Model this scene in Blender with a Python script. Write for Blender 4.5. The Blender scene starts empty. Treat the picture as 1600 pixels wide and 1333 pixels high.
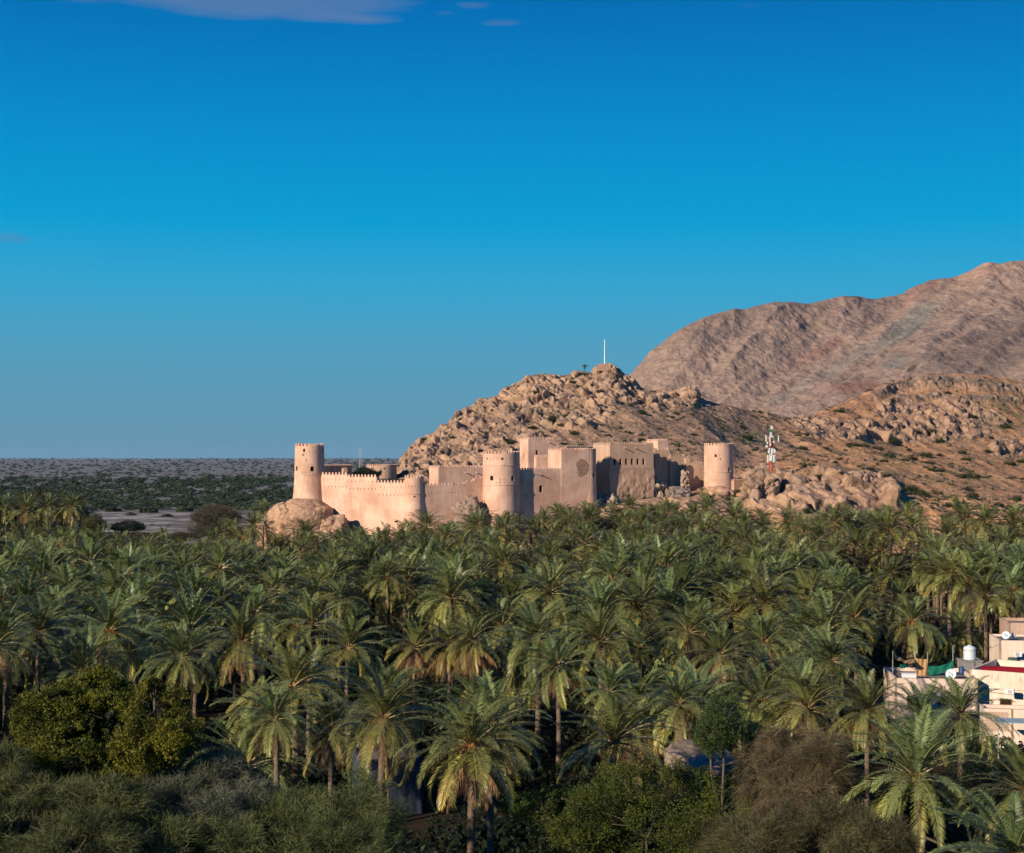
import bpy, math, random
import numpy as np
from mathutils import Vector
random.seed(7)
C = bpy.context
COL = C.scene.collection
R = math.radians
# ---------------------------------------------------------------- camera
CAM_Z = 27.0
F = 2400.0
ALPHA = math.atan(48.5 / F)
cam_data = bpy.data.cameras.new('camera')
cam = bpy.data.objects.new('camera', cam_data)
COL.objects.link(cam)
cam.location = (0, 0, CAM_Z)
cam.rotation_euler = (math.pi / 2 + ALPHA, 0, 0)
cam_data.sensor_width = 36.0
cam_data.lens = 36.0 * F / 1600.0
cam_data.clip_start = 0.5
cam_data.clip_end = 150000.0
C.scene.camera = cam
# ---------------------------------------------------------------- sun, sky, exposure
SUN_EL, SUN_AZ = R(21.0), R(46.0)        # sun behind the camera's left shoulder
SD = Vector((-math.sin(SUN_AZ) * math.cos(SUN_EL), -math.cos(SUN_AZ) * math.cos(SUN_EL), math.sin(SUN_EL)))
sl = bpy.data.lights.new('sun', 'SUN')
sl.energy = 5.0
sl.angle = R(0.5)
sl.color = (1.0, 0.84, 0.66)
sun = bpy.data.objects.new('sun', sl)
COL.objects.link(sun)
sun.rotation_euler = SD.to_track_quat('Z', 'Y').to_euler()
sun.location = (-60, -60, 120)
W = bpy.data.worlds.new('World')
C.scene.world = W
W.use_nodes = True
C.scene.view_settings.view_transform = 'Standard'
C.scene.view_settings.look = 'None'
C.scene.view_settings.gamma = 1.0
C.scene.view_settings.exposure = 0.2
C.scene.cycles.max_bounces = 5
C.scene.cycles.diffuse_bounces = 1
C.scene.cycles.transparent_max_bounces = 8
C.scene.cycles.use_denoising = True


class NT:
    """small node helper"""
    def __init__(self, tree):
        self.t = tree
        tree.nodes.clear()

    def n(self, kind, **kw):
        nd = self.t.nodes.new(kind)
        for k, v in kw.items():
            if k.startswith('i_'):
                nd.inputs[int(k[2:]) if k[2:].isdigit() else k[2:].replace('_', ' ')].default_value = v
            else:
                setattr(nd, k, v)
        return nd

    def l(self, a, b):
        self.t.links.new(a, b)

    def m(self, op, a, b=None, c=None, clamp=False):
        nd = self.t.nodes.new('ShaderNodeMath')
        nd.operation = op
        nd.use_clamp = clamp
        for i, v in enumerate((a, b, c)):
            if v is None:
                continue
            if isinstance(v, (int, float)):
                nd.inputs[i].default_value = v
            else:
                self.l(v, nd.inputs[i])
        return nd.outputs[0]

    def mix(self, fac, a, b, blend='MIX'):
        nd = self.t.nodes.new('ShaderNodeMix')
        nd.data_type = 'RGBA'
        nd.blend_type = blend
        for s, v in ((nd.inputs[0], fac), (nd.inputs[6], a), (nd.inputs[7], b)):
            if isinstance(v, (int, float)):
                s.default_value = v
            elif isinstance(v, (tuple, list)):
                s.default_value = (*v[:3], 1)
            else:
                self.l(v, s)
        return nd.outputs[2]

    def ramp(self, fac, stops, interp='LINEAR'):
        nd = self.t.nodes.new('ShaderNodeValToRGB')
        nd.color_ramp.interpolation = interp
        e = nd.color_ramp.elements
        while len(e) > 1:
            e.remove(e[-1])
        for i, (p, c) in enumerate(stops):
            el = e[0] if i == 0 else e.new(p)
            el.position = p
            el.color = (*c[:3], 1) if isinstance(c, (tuple, list)) else (c, c, c, 1)
        self.l(fac, nd.inputs[0])
        return nd.outputs[0]


w = NT(W.node_tree)
tc = w.n('ShaderNodeTexCoord')
nrm = w.n('ShaderNodeVectorMath', operation='NORMALIZE')
w.l(tc.outputs['Generated'], nrm.inputs[0])
sep = w.n('ShaderNodeSeparateXYZ')
w.l(nrm.outputs[0], sep.inputs[0])
sky = w.n('ShaderNodeTexSky', sky_type='NISHITA', sun_disc=False)
sky.sun_elevation = SUN_EL
sky.sun_rotation = math.atan2(SD.x, SD.y) % (2 * math.pi)
sky.altitude = 300.0
sky.dust_density = 0.6
nish = w.n('ShaderNodeVectorMath', operation='SCALE')
w.l(sky.outputs[0], nish.inputs[0])
nish.inputs['Scale'].default_value = 0.05
zz_ = w.m('ADD', w.m('MULTIPLY', sep.outputs[2], 1.0), 0.0)
grad = w.ramp(zz_, [(0.0, (.135, .305, .430)), (0.03, (.125, .33, .475)), (0.069, (.090, .36, .55)), (0.11, (.035, .39, .66)),
                    (0.15, (.0, .36, .70)), (0.21, (.0, .275, .635)), (0.286, (.0, .162, .49)), (0.5, (.0, .07, .32)), (1.0, (.0, .05, .25))])
# thin evening clouds: an elongated bank high on the left and a few wisps
az = w.m('ARCTAN2', sep.outputs[0], sep.outputs[1])
el = w.m('ARCSINE', sep.outputs[2])
cv = w.n('ShaderNodeCombineXYZ')
w.l(w.m('MULTIPLY', az, 14.0), cv.inputs[0])
w.l(w.m('MULTIPLY', el, 130.0), cv.inputs[1])
cn = w.n('ShaderNodeTexNoise', i_Scale=1.0, i_Detail=7.0, i_Roughness=0.55)
w.l(cv.outputs[0], cn.inputs['Vector'])


def blob(px, py, rx, ry, amp=1.0):
    a0 = math.atan((px - 800) / F)
    e0 = math.atan((715 - py) / F) * math.cos(a0)
    dx = w.m('DIVIDE', w.m('SUBTRACT', az, a0), rx / F)
    dy = w.m('DIVIDE', w.m('SUBTRACT', el, e0), ry / F)
    d = w.m('ADD', w.m('MULTIPLY', dx, dx), w.m('MULTIPLY', dy, dy))
    return w.m('MULTIPLY', w.m('SUBTRACT', 1.0, d, clamp=True), amp)


m = None
for b in ((360, -4, 330, 30, 1.5), (520, 22, 140, 13, 1.3), (150, -8, 130, 16, .9), (780, 32, 50, 8, .85), (695, 17, 24, 6, .6),
          (735, 4, 36, 8, .7), (10, 372, 45, 22, .42), (880, 20, 60, 6, .42), (1180, 4, 60, 7, .4)):
    v = blob(*b)
    m = v if m is None else w.m('MAXIMUM', m, v)
cl = w.m('MULTIPLY', w.m('SUBTRACT', w.m('ADD', w.m('MULTIPLY', m, .8), w.m('MULTIPLY', cn.outputs[0], 1.9)), 1.22), 1.3, clamp=True)
cl = w.m('MULTIPLY', cl, w.m('MULTIPLY', m, 3.0, clamp=True))
clc = w.mix(w.m('MULTIPLY', cl, 0.7), grad, (.12, .22, .43))
mixs = w.n('ShaderNodeVectorMath', operation='ADD')
w.l(clc, mixs.inputs[0])
ns2 = w.n('ShaderNodeVectorMath', operation='MULTIPLY')
w.l(nish.outputs[0], ns2.inputs[0])
ns2.inputs[1].default_value = (.008, .04, .06)
w.l(ns2.outputs[0], mixs.inputs[1])
bg = w.n('ShaderNodeBackground')
bg.inputs['Strength'].default_value = 0.8
w.l(mixs.outputs[0], bg.inputs[0])
wo = w.n('ShaderNodeOutputWorld')
w.l(bg.outputs[0], wo.inputs[0])


# ---------------------------------------------------------------- projection helpers (pixels of the 1600x1333 photograph)
def P(px, py, Y):
    cy = 666.5 - py
    dy = F * math.cos(ALPHA) - cy * math.sin(ALPHA)
    dz = F * math.sin(ALPHA) + cy * math.cos(ALPHA)
    s = Y / dy
    return Vector(((px - 800) * s, Y, CAM_Z + dz * s))


def Z(py, Y):
    return P(800, py, Y).z


def X(px, Y):
    return (px - 800) * Y / F


def proj(V):
    V = np.asarray(V, float)
    y, z = V[:, 1], V[:, 2] - CAM_Z
    f = y * math.cos(ALPHA) + z * math.sin(ALPHA)
    u = -y * math.sin(ALPHA) + z * math.cos(ALPHA)
    f = np.maximum(f, 1e-3)
    return 800 + F * V[:, 0] / f, 666.5 - F * u / f


# ---------------------------------------------------------------- numpy noise
def _h(ix, iy, iz, seed):
    h = (ix.astype(np.int64) * 374761393 + iy.astype(np.int64) * 668265263 + iz.astype(np.int64) * 2147483647 + seed * 974634777) & 0xFFFFFFFF
    h = ((h ^ (h >> 13)) * 1274126177) & 0xFFFFFFFF
    h = ((h ^ (h >> 16)) * 2246822519) & 0xFFFFFFFF
    h = h ^ (h >> 15)
    return (h & 0xFFFFFF).astype(np.float64) / 0xFFFFFF


def vn(p, seed=0):
    i = np.floor(p).astype(np.int64)
    f = p - i
    f = f * f * (3 - 2 * f)
    r = 0
    for dx in (0, 1):
        for dy in (0, 1):
            for dz in (0, 1):
                wgt = (f[:, 0] if dx else 1 - f[:, 0]) * (f[:, 1] if dy else 1 - f[:, 1]) * (f[:, 2] if dz else 1 - f[:, 2])
                r = r + wgt * _h(i[:, 0] + dx, i[:, 1] + dy, i[:, 2] + dz, seed)
    return r * 2 - 1


def fbm(p, o=4, seed=0, gain=.5):
    r, a, s = 0, 1.0, 0.0
    for k in range(o):
        r = r + a * vn(p * 2.03 ** k + 17.3 * k, seed + k)
        s += a
        a *= gain
    return r / s


def worley(p, seed=0):
    i = np.floor(p).astype(np.int64)
    n = len(p)
    f1 = np.full(n, 9.0)
    f2 = np.full(n, 9.0)
    cid = np.zeros(n)
    tl = np.zeros(n)
    for dx in (-1, 0, 1):
        for dy in (-1, 0, 1):
            for dz in (-1, 0, 1):
                a, b, c = i[:, 0] + dx, i[:, 1] + dy, i[:, 2] + dz
                q = np.stack([a + _h(a, b, c, seed), b + _h(a, b, c, seed + 1), c + _h(a, b, c, seed + 2)], 1)
                d = np.sqrt(((q - p) ** 2).sum(1))
                nearer = d < f1
                hh = [_h(a, b, c, seed + 11 + k) - .5 for k in range(3)]
                tl = np.where(nearer, (hh[0] * (p[:, 0] - q[:, 0]) + hh[1] * (p[:, 1] - q[:, 1]) + hh[2] * (p[:, 2] - q[:, 2])) * 2, tl)
                f2 = np.where(nearer, f1, np.minimum(f2, d))
                cid = np.where(nearer, _h(a, b, c, seed + 5), cid)
                f1 = np.minimum(f1, d)
    worley.tilt = tl
    return f1, f2, cid


def sstep(a, b, x):
    t = np.clip((x - a) / (b - a), 0, 1)
    return t * t * (3 - 2 * t)


# ---------------------------------------------------------------- mesh + object helpers
ORG = {}


def link(o, parent=None, loc=None):
    COL.objects.link(o)
    if parent is not None:
        o.parent = parent
    if loc is not None:
        o.location = loc
    return o


def setp(o, label=None, cat=None, group=None, kind=None):
    for k, v in (('label', label), ('category', cat), ('group', group), ('kind', kind)):
        if v:
            o[k] = v
    return o


def thing(name, label, cat, loc=(0, 0, 0), group=None):
    o = bpy.data.objects.new(name, None)
    o.empty_display_size = 0.5
    link(o, None, loc)
    ORG[o.name] = Vector(loc)
    return setp(o, label, cat, group)


def np_mesh(name, V, Fq, mat=None, smooth=False, col=None):
    """V (n,3); Fq (m,k) array of equal-sized faces or a list of faces"""
    me = bpy.data.meshes.new(name)
    V = np.asarray(V, np.float32)
    if isinstance(Fq, np.ndarray):
        k = Fq.shape[1]
        me.vertices.add(len(V))
        me.vertices.foreach_set('co', V.ravel())
        me.loops.add(Fq.size)
        me.loops.foreach_set('vertex_index', Fq.astype(np.int32).ravel())
        me.polygons.add(len(Fq))
        me.polygons.foreach_set('loop_start', np.arange(0, Fq.size, k, dtype=np.int32))
        me.update(calc_edges=True)
    else:
        me.from_pydata([tuple(map(float, v)) for v in V], [], Fq)
        me.update()
    if smooth:
        me.polygons.foreach_set('use_smooth', np.ones(len(me.polygons), bool))
    if mat is not None:
        me.materials.append(mat)
    if col is not None:
        a = me.color_attributes.new('tint', 'FLOAT_COLOR', 'POINT')
        c4 = np.ones((len(V), 4), np.float32)
        c4[:, :3] = col
        a.data.foreach_set('color', c4.ravel())
    return me


def mk(name, V, Fc, mat, parent=None, smooth=False, col=None, label=None):
    """one mesh object; V in world coordinates"""
    org = ORG.get(parent.name, Vector((0, 0, 0))) if parent is not None else Vector((0, 0, 0))
    V = np.asarray(V, float) - np.array(org)
    me = np_mesh(name, V, Fc, mat, smooth, col)
    o = bpy.data.objects.new(name, me)
    link(o, parent)
    ORG[o.name] = org
    if label:
        o['label'] = label
    return o


class MB:
    """collects primitives in world coordinates, built as one mesh"""
    def __init__(self):
        self.v, self.f = [], []

    def add(self, vs, fs):
        b = len(self.v)
        self.v += [tuple(v) for v in vs]
        self.f += [[b + i for i in f] for f in fs]
        return self

    def prism(self, outline, o, u, v, wv, depth):
        """2-D outline (in u,v) at o, extruded by depth along wv"""
        o, u, v, wv = map(Vector, (o, u, v, wv))
        if u.cross(v).dot(wv) < 0:
            outline = list(outline)[::-1]
        a = [o + u * p[0] + v * p[1] for p in outline]
        b = [p + wv * depth for p in a]
        n = len(a)
        fs = [list(range(n))[::-1], list(range(n, 2 * n))] + [[i, (i + 1) % n, n + (i + 1) % n, n + i] for i in range(n)]
        return self.add(a + b, fs)

    def box(self, c, s, rz=0.0):
        c = Vector(c)
        u = Vector((math.cos(rz), math.sin(rz), 0))
        v = Vector((-math.sin(rz), math.cos(rz), 0))
        o = c - u * s[0] / 2 - v * s[1] / 2 - Vector((0, 0, s[2] / 2))
        return self.prism([(0, 0), (s[0], 0), (s[0], s[1]), (0, s[1])], o, u, v, (0, 0, 1), s[2])

    def tube(self, pts, rad, n=6, cap=True):
        pts = [Vector(p) for p in pts]
        rad = rad if hasattr(rad, '__len__') else [rad] * len(pts)
        vs, fs = [], []
        for i, p in enumerate(pts):
            t = (pts[min(i + 1, len(pts) - 1)] - pts[max(i - 1, 0)]).normalized()
            a = t.orthogonal().normalized() if i == 0 else (a - t * a.dot(t)).normalized()
            b = t.cross(a)
            vs += [p + (a * math.cos(2 * math.pi * k / n) + b * math.sin(2 * math.pi * k / n)) * rad[i] for k in range(n)]
        for i in range(len(pts) - 1):
            for k in range(n):
                k2 = (k + 1) % n
                fs.append([i * n + k, i * n + k2, (i + 1) * n + k2, (i + 1) * n + k])
        if cap:
            fs += [list(range(n))[::-1], [(len(pts) - 1) * n + k for k in range(n)]]
        return self.add(vs, fs)

    def lathe(self, c, prof, n=40, jit=0.0):
        c = Vector(c)
        vs, fs = [], []
        for (r, z) in prof:
            vs += [c + Vector((r * math.cos(2 * math.pi * k / n), r * math.sin(2 * math.pi * k / n), z)) for k in range(n)]
        m_ = len(prof)
        for i in range(m_ - 1):
            for k in range(n):
                k2 = (k + 1) % n
                fs.append([i * n + k, i * n + k2, (i + 1) * n + k2, (i + 1) * n + k])
        fs += [list(range(n))[::-1], [(m_ - 1) * n + k for k in range(n)]]
        return self.add(vs, fs)

    def make(self, name, mat, parent=None, smooth=False, label=None):
        return mk(name, self.v, self.f, mat, parent, smooth, None, label)


def boolean(o, cutter):
    """cut CUTTER (an MB) out of mesh object O"""
    if not cutter.v:
        return
    co = cutter.make('cutter', None)
    co.location = -ORG[o.name] if False else (0, 0, 0)
    md = o.modifiers.new('cut', 'BOOLEAN')
    md.operation = 'DIFFERENCE'
    md.solver = 'EXACT'
    md.object = co
    C.view_layer.update()
    dg = C.evaluated_depsgraph_get()
    me = bpy.data.meshes.new_from_object(o.evaluated_get(dg))
    o.modifiers.clear()
    old = o.data
    o.data = me
    me.name = old.name
    bpy.data.objects.remove(co)


# ---------------------------------------------------------------- materials
def mat_simple(name, col, rough=.9, spec=.1, metal=0.0, noise=0.0, scale=1.0, bump=0.0):
    m_ = bpy.data.materials.new(name)
    m_.use_nodes = True
    t = NT(m_.node_tree)
    bs = t.n('ShaderNodeBsdfPrincipled')
    bs.inputs['Roughness'].default_value = rough
    bs.inputs['Specular IOR Level'].default_value = spec
    bs.inputs['Metallic'].default_value = metal
    geo = t.n('ShaderNodeNewGeometry')
    nz = t.n('ShaderNodeTexNoise', i_Scale=scale, i_Detail=5.0, i_Roughness=.6)
    t.l(geo.outputs['Position'], nz.inputs['Vector'])
    f = t.m('MULTIPLY_ADD', nz.outputs[0], 2 * noise, 1 - noise)
    sc = t.n('ShaderNodeVectorMath', operation='SCALE')
    sc.inputs[0].default_value = col
    t.l(f, sc.inputs['Scale'])
    t.l(sc.outputs[0], bs.inputs['Base Color'])
    if bump:
        bp = t.n('ShaderNodeBump', i_Strength=bump, i_Distance=0.1)
        t.l(nz.outputs[0], bp.inputs['Height'])
        t.l(bp.outputs[0], bs.inputs['Normal'])
    out = t.n('ShaderNodeOutputMaterial')
    t.l(bs.outputs[0], out.inputs[0])
    return m_


def mat_plaster(name, col, dark, eroded=0.0):
    """mud plaster: blotches, rain streaks, patches"""
    m_ = bpy.data.materials.new(name)
    m_.use_nodes = True
    t = NT(m_.node_tree)
    geo = t.n('ShaderNodeNewGeometry')
    n1 = t.n('ShaderNodeTexNoise', i_Scale=.22, i_Detail=6.0, i_Roughness=.6)
    t.l(geo.outputs['Position'], n1.inputs['Vector'])
    mp = t.n('ShaderNodeMapping')
    mp.inputs['Scale'].default_value = (1.6, 1.6, .22)
    t.l(geo.outputs['Position'], mp.inputs['Vector'])
    n2 = t.n('ShaderNodeTexNoise', i_Scale=1.0, i_Detail=5.0, i_Roughness=.65)
    t.l(mp.outputs[0], n2.inputs['Vector'])
    n3 = t.n('ShaderNodeTexNoise', i_Scale=5.0, i_Detail=4.0, i_Roughness=.7)
    t.l(geo.outputs['Position'], n3.inputs['Vector'])
    c1 = t.mix(t.ramp(n1.outputs[0], [(.38, 0.0), (.62, 1.0)]), col, dark)
    st = t.ramp(n2.outputs[0], [(.45, 0.0), (.75, 1.0)])
    c2 = t.mix(t.m('MULTIPLY', st, .5 + .4 * eroded), c1, tuple(x * .72 for x in dark))
    fine = t.m('MULTIPLY_ADD', n3.outputs[0], .22 + .5 * eroded, .89 - .25 * eroded)
    sc = t.n('ShaderNodeVectorMath', operation='SCALE')
    t.l(c2, sc.inputs[0])
    t.l(fine, sc.inputs['Scale'])
    bs = t.n('ShaderNodeBsdfPrincipled')
    bs.inputs['Roughness'].default_value = .95
    bs.inputs['Specular IOR Level'].default_value = .05
    t.l(sc.outputs[0], bs.inputs['Base Color'])
    bp = t.n('ShaderNodeBump', i_Strength=.35 + .5 * eroded, i_Distance=.12)
    t.l(t.m('ADD', n3.outputs[0], n2.outputs[0]), bp.inputs['Height'])
    t.l(bp.outputs[0], bs.inputs['Normal'])
    out = t.n('ShaderNodeOutputMaterial')
    t.l(bs.outputs[0], out.inputs[0])
    return m_


def mat_rock(name, scale=1.0, bump=.6, gain=1.0):
    """terrain: the tint attribute holds the stone and soil colours, fine grain on top"""
    m_ = bpy.data.materials.new(name)
    m_.use_nodes = True
    t = NT(m_.node_tree)
    geo = t.n('ShaderNodeNewGeometry')
    at = t.n('ShaderNodeAttribute', attribute_name='tint')
    n1 = t.n('ShaderNodeTexNoise', i_Scale=.9 * scale, i_Detail=8.0, i_Roughness=.7)
    t.l(geo.outputs['Position'], n1.inputs['Vector'])
    n2 = t.n('ShaderNodeTexVoronoi', i_Scale=.55 * scale)
    t.l(geo.outputs['Position'], n2.inputs['Vector'])
    f = t.m('MULTIPLY', t.m('MULTIPLY_ADD', n1.outputs[0], 1.5, .25), gain)
    sc = t.n('ShaderNodeVectorMath', operation='SCALE')
    t.l(at.outputs['Color'], sc.inputs[0])
    t.l(f, sc.inputs['Scale'])
    bs = t.n('ShaderNodeBsdfPrincipled')
    bs.inputs['Roughness'].default_value = .95
    bs.inputs['Specular IOR Level'].default_value = .05
    t.l(sc.outputs[0], bs.inputs['Base Color'])
    bp = t.n('ShaderNodeBump', i_Strength=bump, i_Distance=.5 / scale)
    t.l(t.m('ADD', n1.outputs[0], t.m('MULTIPLY', n2.outputs[0], .5)), bp.inputs['Height'])
    t.l(bp.outputs[0], bs.inputs['Normal'])
    out = t.n('ShaderNodeOutputMaterial')
    t.l(bs.outputs[0], out.inputs[0])
    return m_


M_ROCK = mat_rock('hill rock')
M_MOUNT = mat_rock('mountain rock', .3, .3)
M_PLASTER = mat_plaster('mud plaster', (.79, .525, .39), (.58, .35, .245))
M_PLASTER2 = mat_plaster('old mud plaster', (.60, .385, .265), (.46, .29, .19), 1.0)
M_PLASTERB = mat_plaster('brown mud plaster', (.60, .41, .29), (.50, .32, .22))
M_WOOD = mat_simple('old dark wood', (.035, .02, .012), noise=.4, scale=6)
M_STONE = mat_simple('bare stonework', (.40, .25, .18), noise=.6, scale=3.5, bump=.9)


# ---------------------------------------------------------------- terrain
def ground_z(x, y):
    """grove floor: level, climbing towards the viewpoint's hillside and a little towards the far stones"""
    x = np.asarray(x, float)
    y = np.asarray(y, float)
    r = np.sqrt(x * x * .6 + y * y)
    near = np.interp(r, [0, 18, 40, 60, 78, 100], [24.6, 18.3, 11.2, 5.4, 2.4, .8])
    px = 800 + F * x / np.maximum(y, 1)
    rise = np.interp(y, [225, 318, 420, 700], [0, 4.3, 4.3, 0]) * (np.clip((px - 520) / 320, 0, 1) + .45 * np.clip((px - 850) / 100, 0, 1))
    return near + np.where(y > 100, rise, 0)


def loft(stations, lines, smooth_v, nu, nv, seed=0, dens=None):
    """stations: px values; lines: list of (Y array, Z array) per station. returns grid (nv,nu,3)"""
    px = np.linspace(stations[0], stations[-1], nu)
    K = len(lines)
    Ys = np.stack([np.interp(px, l[0], l[1]) for l in lines])
    Zs = np.stack([np.interp(px, l[2], l[3]) for l in lines])
    out = np.zeros((nv, nu, 3))
    dens = np.array(dens if dens is not None else np.linspace(0, 1, K))
    t = np.linspace(0, 1, nv)
    kf = np.interp(t, dens, np.arange(K))
    k0 = np.minimum(kf.astype(int), K - 2)
    fr = (kf - k0)[:, None]
    Y = Ys[k0] * (1 - fr) + Ys[k0 + 1] * fr
    Zz = Zs[k0] * (1 - fr) + Zs[k0 + 1] * fr
    if smooth_v > 1:
        ker = np.ones(smooth_v) / smooth_v
        pad = smooth_v // 2
        for _ in range(2):
            Zp = np.pad(Zz, ((pad, pad), (0, 0)), mode='edge')
            Zz = sum(Zp[i:i + nv] * ker[i] for i in range(smooth_v))
    out[..., 0] = (px[None] - 800) / F * Y
    out[..., 1] = Y
    out[..., 2] = Zz
    return px, out


def grid_faces(nv, nu):
    a = np.arange(nv * nu).reshape(nv, nu)
    return np.stack([a[:-1, :-1], a[:-1, 1:], a[1:, 1:], a[1:, :-1]], -1).reshape(-1, 4)


def normals(G):
    du = np.gradient(G, axis=1)
    dv = np.gradient(G, axis=0)
    n = np.cross(du, dv)
    return n / np.maximum(np.linalg.norm(n, axis=-1, keepdims=True), 1e-9)


def zpy(pts, Yf):
    """[(px, py)] at depths Yf(px) -> px list, z list"""
    return [p[0] for p in pts], [Z(p[1], float(Yf(p[0]))) for p in pts]


# --- the rocky hill behind and beneath the fort, running on to the right
SKY_HILL = [(400, 820), (480, 800), (540, 775), (590, 744), (620, 722), (628, 712), (640, 698), (655, 685), (680, 671), (700, 657), (712, 641), (740, 632), (748, 622), (764, 625),
            (785, 606), (808, 597), (822, 584), (850, 581), (880, 582), (900, 577), (914, 580), (926, 579), (932, 570), (956, 568), (966, 573), (975, 584), (988, 590), (1000, 602),
            (1020, 606), (1040, 604), (1062, 607), (1085, 602), (1091, 608), (1095, 619), (1120, 628), (1160, 636), (1200, 642), (1225, 650), (1240, 651), (1270, 648),
            (1300, 632), (1340, 614), (1370, 602), (1400, 589), (1450, 582), (1500, 580), (1550, 583), (1600, 592), (1680, 598), (1800, 600)]
YR = lambda p: np.interp(p, [400, 620, 640, 700, 800, 900, 960, 1000, 1100, 1200, 1250, 1300, 1400, 1600, 1800], [392, 396, 408, 432, 452, 466, 470, 474, 482, 505, 530, 565, 620, 650, 660])
YE = lambda p: 356 + (YR(p) - 356) * .30
YF = lambda p: 356 + (YR(p) - 356) * .62
YG = lambda p: 356 + (YR(p) - 356) * .85
S_ = [400, 460, 500, 560, 620, 700, 800, 860, 930, 960, 1000, 1050, 1100, 1150, 1165, 1250, 1350, 1400, 1500, 1600, 1800]


def const(v):
    return lambda p: np.full_like(np.asarray(p, float), v)


def line(Yf, zpts=None, pypts=None, extra=None):
    pts = sorted(set(S_) | {p for p, _ in (zpts or pypts)})
    if zpts:
        zx, zy = [p for p, _ in zpts], [q for _, q in zpts]
    else:
        zx, zy = zpy(pypts, Yf)
    return (pts, [float(Yf(np.array(float(p)))) for p in pts], zx, zy)


lines = [
    line(const(306.), zpts=[(400, -1), (1800, -1)]),
    line(const(315.), zpts=[(400, -.5), (500, 3), (620, 5), (1160, 5), (1400, 4), (1800, 3)]),
    line(const(324.), zpts=[(400, -.5), (470, 7), (560, 10.5), (1150, 11.3), (1200, 10), (1400, 9.5), (1800, 9)]),
    line(const(338.), zpts=[(400, -.5), (450, 10), (500, 13), (700, 14.5), (900, 15), (960, 16.2), (1000, 16.8), (1100, 17), (1150, 15.6), (1175, 15.5), (1400, 15.5), (1440, 14.2), (1600, 14), (1800, 13)]),
    line(const(356.), zpts=[(400, -.5), (450, 12), (500, 20), (560, 22.6), (620, 21), (700, 19.5), (900, 20.5), (1021, 19.6), (1060, 19.3), (1100, 20.2), (1150, 20.6), (1172, 22),
                            (1250, 23), (1350, 22.6), (1395, 21.8), (1415, 19.3), (1500, 18.2), (1600, 16.5), (1800, 15)]),
    line(YE, pypts=[(400, 880), (470, 800), (500, 768), (560, 752), (600, 742), (640, 732), (700, 722), (800, 712), (900, 702), (1000, 702), (1100, 712), (1165, 727), (1250, 722),
                    (1350, 722), (1400, 733), (1500, 748), (1600, 765), (1800, 775)]),
    line(YF, pypts=[(400, 850), (480, 810), (540, 785), (600, 745), (620, 734), (640, 716), (700, 690), (750, 668), (800, 656), (900, 645), (960, 648), (1000, 650), (1100, 668), (1165, 690), (1250, 690),
                    (1350, 690), (1400, 697), (1500, 706), (1600, 720), (1800, 730)]),
    line(YG, pypts=[(400, 838), (480, 805), (540, 780), (600, 744), (620, 727), (640, 706), (700, 668), (750, 645), (800, 622), (850, 612), (900, 610), (960, 612), (1000, 622), (1090, 636), (1165, 658), (1200, 662), (1250, 664),
                    (1300, 655), (1370, 640), (1420, 632), (1500, 634), (1560, 640), (1600, 648), (1800, 660)]),
    line(YR, pypts=SKY_HILL),
    line(lambda p: YR(p) + 14, zpts=[(p, Z(q, float(YR(p))) - 3.5) for p, q in SKY_HILL]),
    line(lambda p: YR(p) + 130, zpts=[(400, -12), (1200, -10), (1400, 30), (1800, 40)]),
]
NU, NV = 1500, 470
pxs, G = loft(S_, lines, 13, NU, NV, dens=[0, .05, .11, .2, .33, .47, .63, .78, .91, .95, 1.0])
N0 = normals(G)
vv = np.linspace(0, 1, NV)[:, None] * np.ones((1, NU))
Pf = G.reshape(-1, 3)
ppx, ppy = proj(Pf)
PXg, PYg = ppx.reshape(NV, NU), ppy.reshape(NV, NU)


def ell(cx, cy, rx, ry, soft=.35):
    d = np.sqrt(((PXg - cx) / rx) ** 2 + ((PYg - cy) / ry) ** 2)
    return 1 - sstep(1 - soft, 1 + soft, d)


wob = fbm(Pf / 14, 3, 11).reshape(NV, NU)
rocky = np.zeros((NV, NU))
front = vv < .912
for e in ((690, 680, 110, 45), (760, 655, 75, 50), (850, 625, 110, 48), (945, 600, 55, 38), (1045, 618, 60, 20), (690, 720, 70, 30), (900, 650, 60, 22), (800, 690, 60, 25)):
    rocky = np.maximum(rocky, ell(*e))
rocky = np.maximum(rocky, (1 - sstep(0, 26, PYg - np.interp(PXg, [p for p, _ in SKY_HILL], [q for _, q in SKY_HILL]))) * (PXg < 1098) * .9)
cliff = np.zeros((NV, NU))
for e in ((1215, 772, 55, 38), (1290, 772, 70, 34), (1365, 768, 42, 34), (1060, 790, 70, 14), (980, 792, 40, 12), (1195, 748, 30, 18)):
    cliff = np.maximum(cliff, ell(*e, .25))
knoll = np.zeros((NV, NU))
for e in ((1480, 655, 85, 32), (1330, 670, 70, 16), (1410, 640, 45, 18), (1395, 675, 45, 16), (1270, 660, 38, 12), (1580, 700, 35, 16)):
    knoll = np.maximum(knoll, ell(*e))
bandline = np.interp(PXg, [1330, 1370, 1420, 1500, 1560, 1640, 1800], [628, 612, 597, 598, 606, 616, 620])
band = np.exp(-((PYg - bandline) / 6.5) ** 2) * sstep(1350, 1385, PXg) * front
bandline2 = np.interp(PXg, [1330, 1400, 1460, 1520, 1800], [640, 622, 617, 622, 640])
band2 = np.exp(-((PYg - bandline2) / 5) ** 2) * sstep(1375, 1400, PXg) * front * .8
rk = np.clip(np.maximum.reduce([rocky, cliff, knoll]) + wob * .7 - .08, 0, 1)
rk = np.clip(np.maximum.reduce([sstep(.3, .65, rk), band, band2]), 0, 1)
warp = np.stack([fbm(Pf / 9 + 3, 3, 21), fbm(Pf / 9 + 31, 3, 22), fbm(Pf / 9 + 57, 3, 23)], 1)


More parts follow.
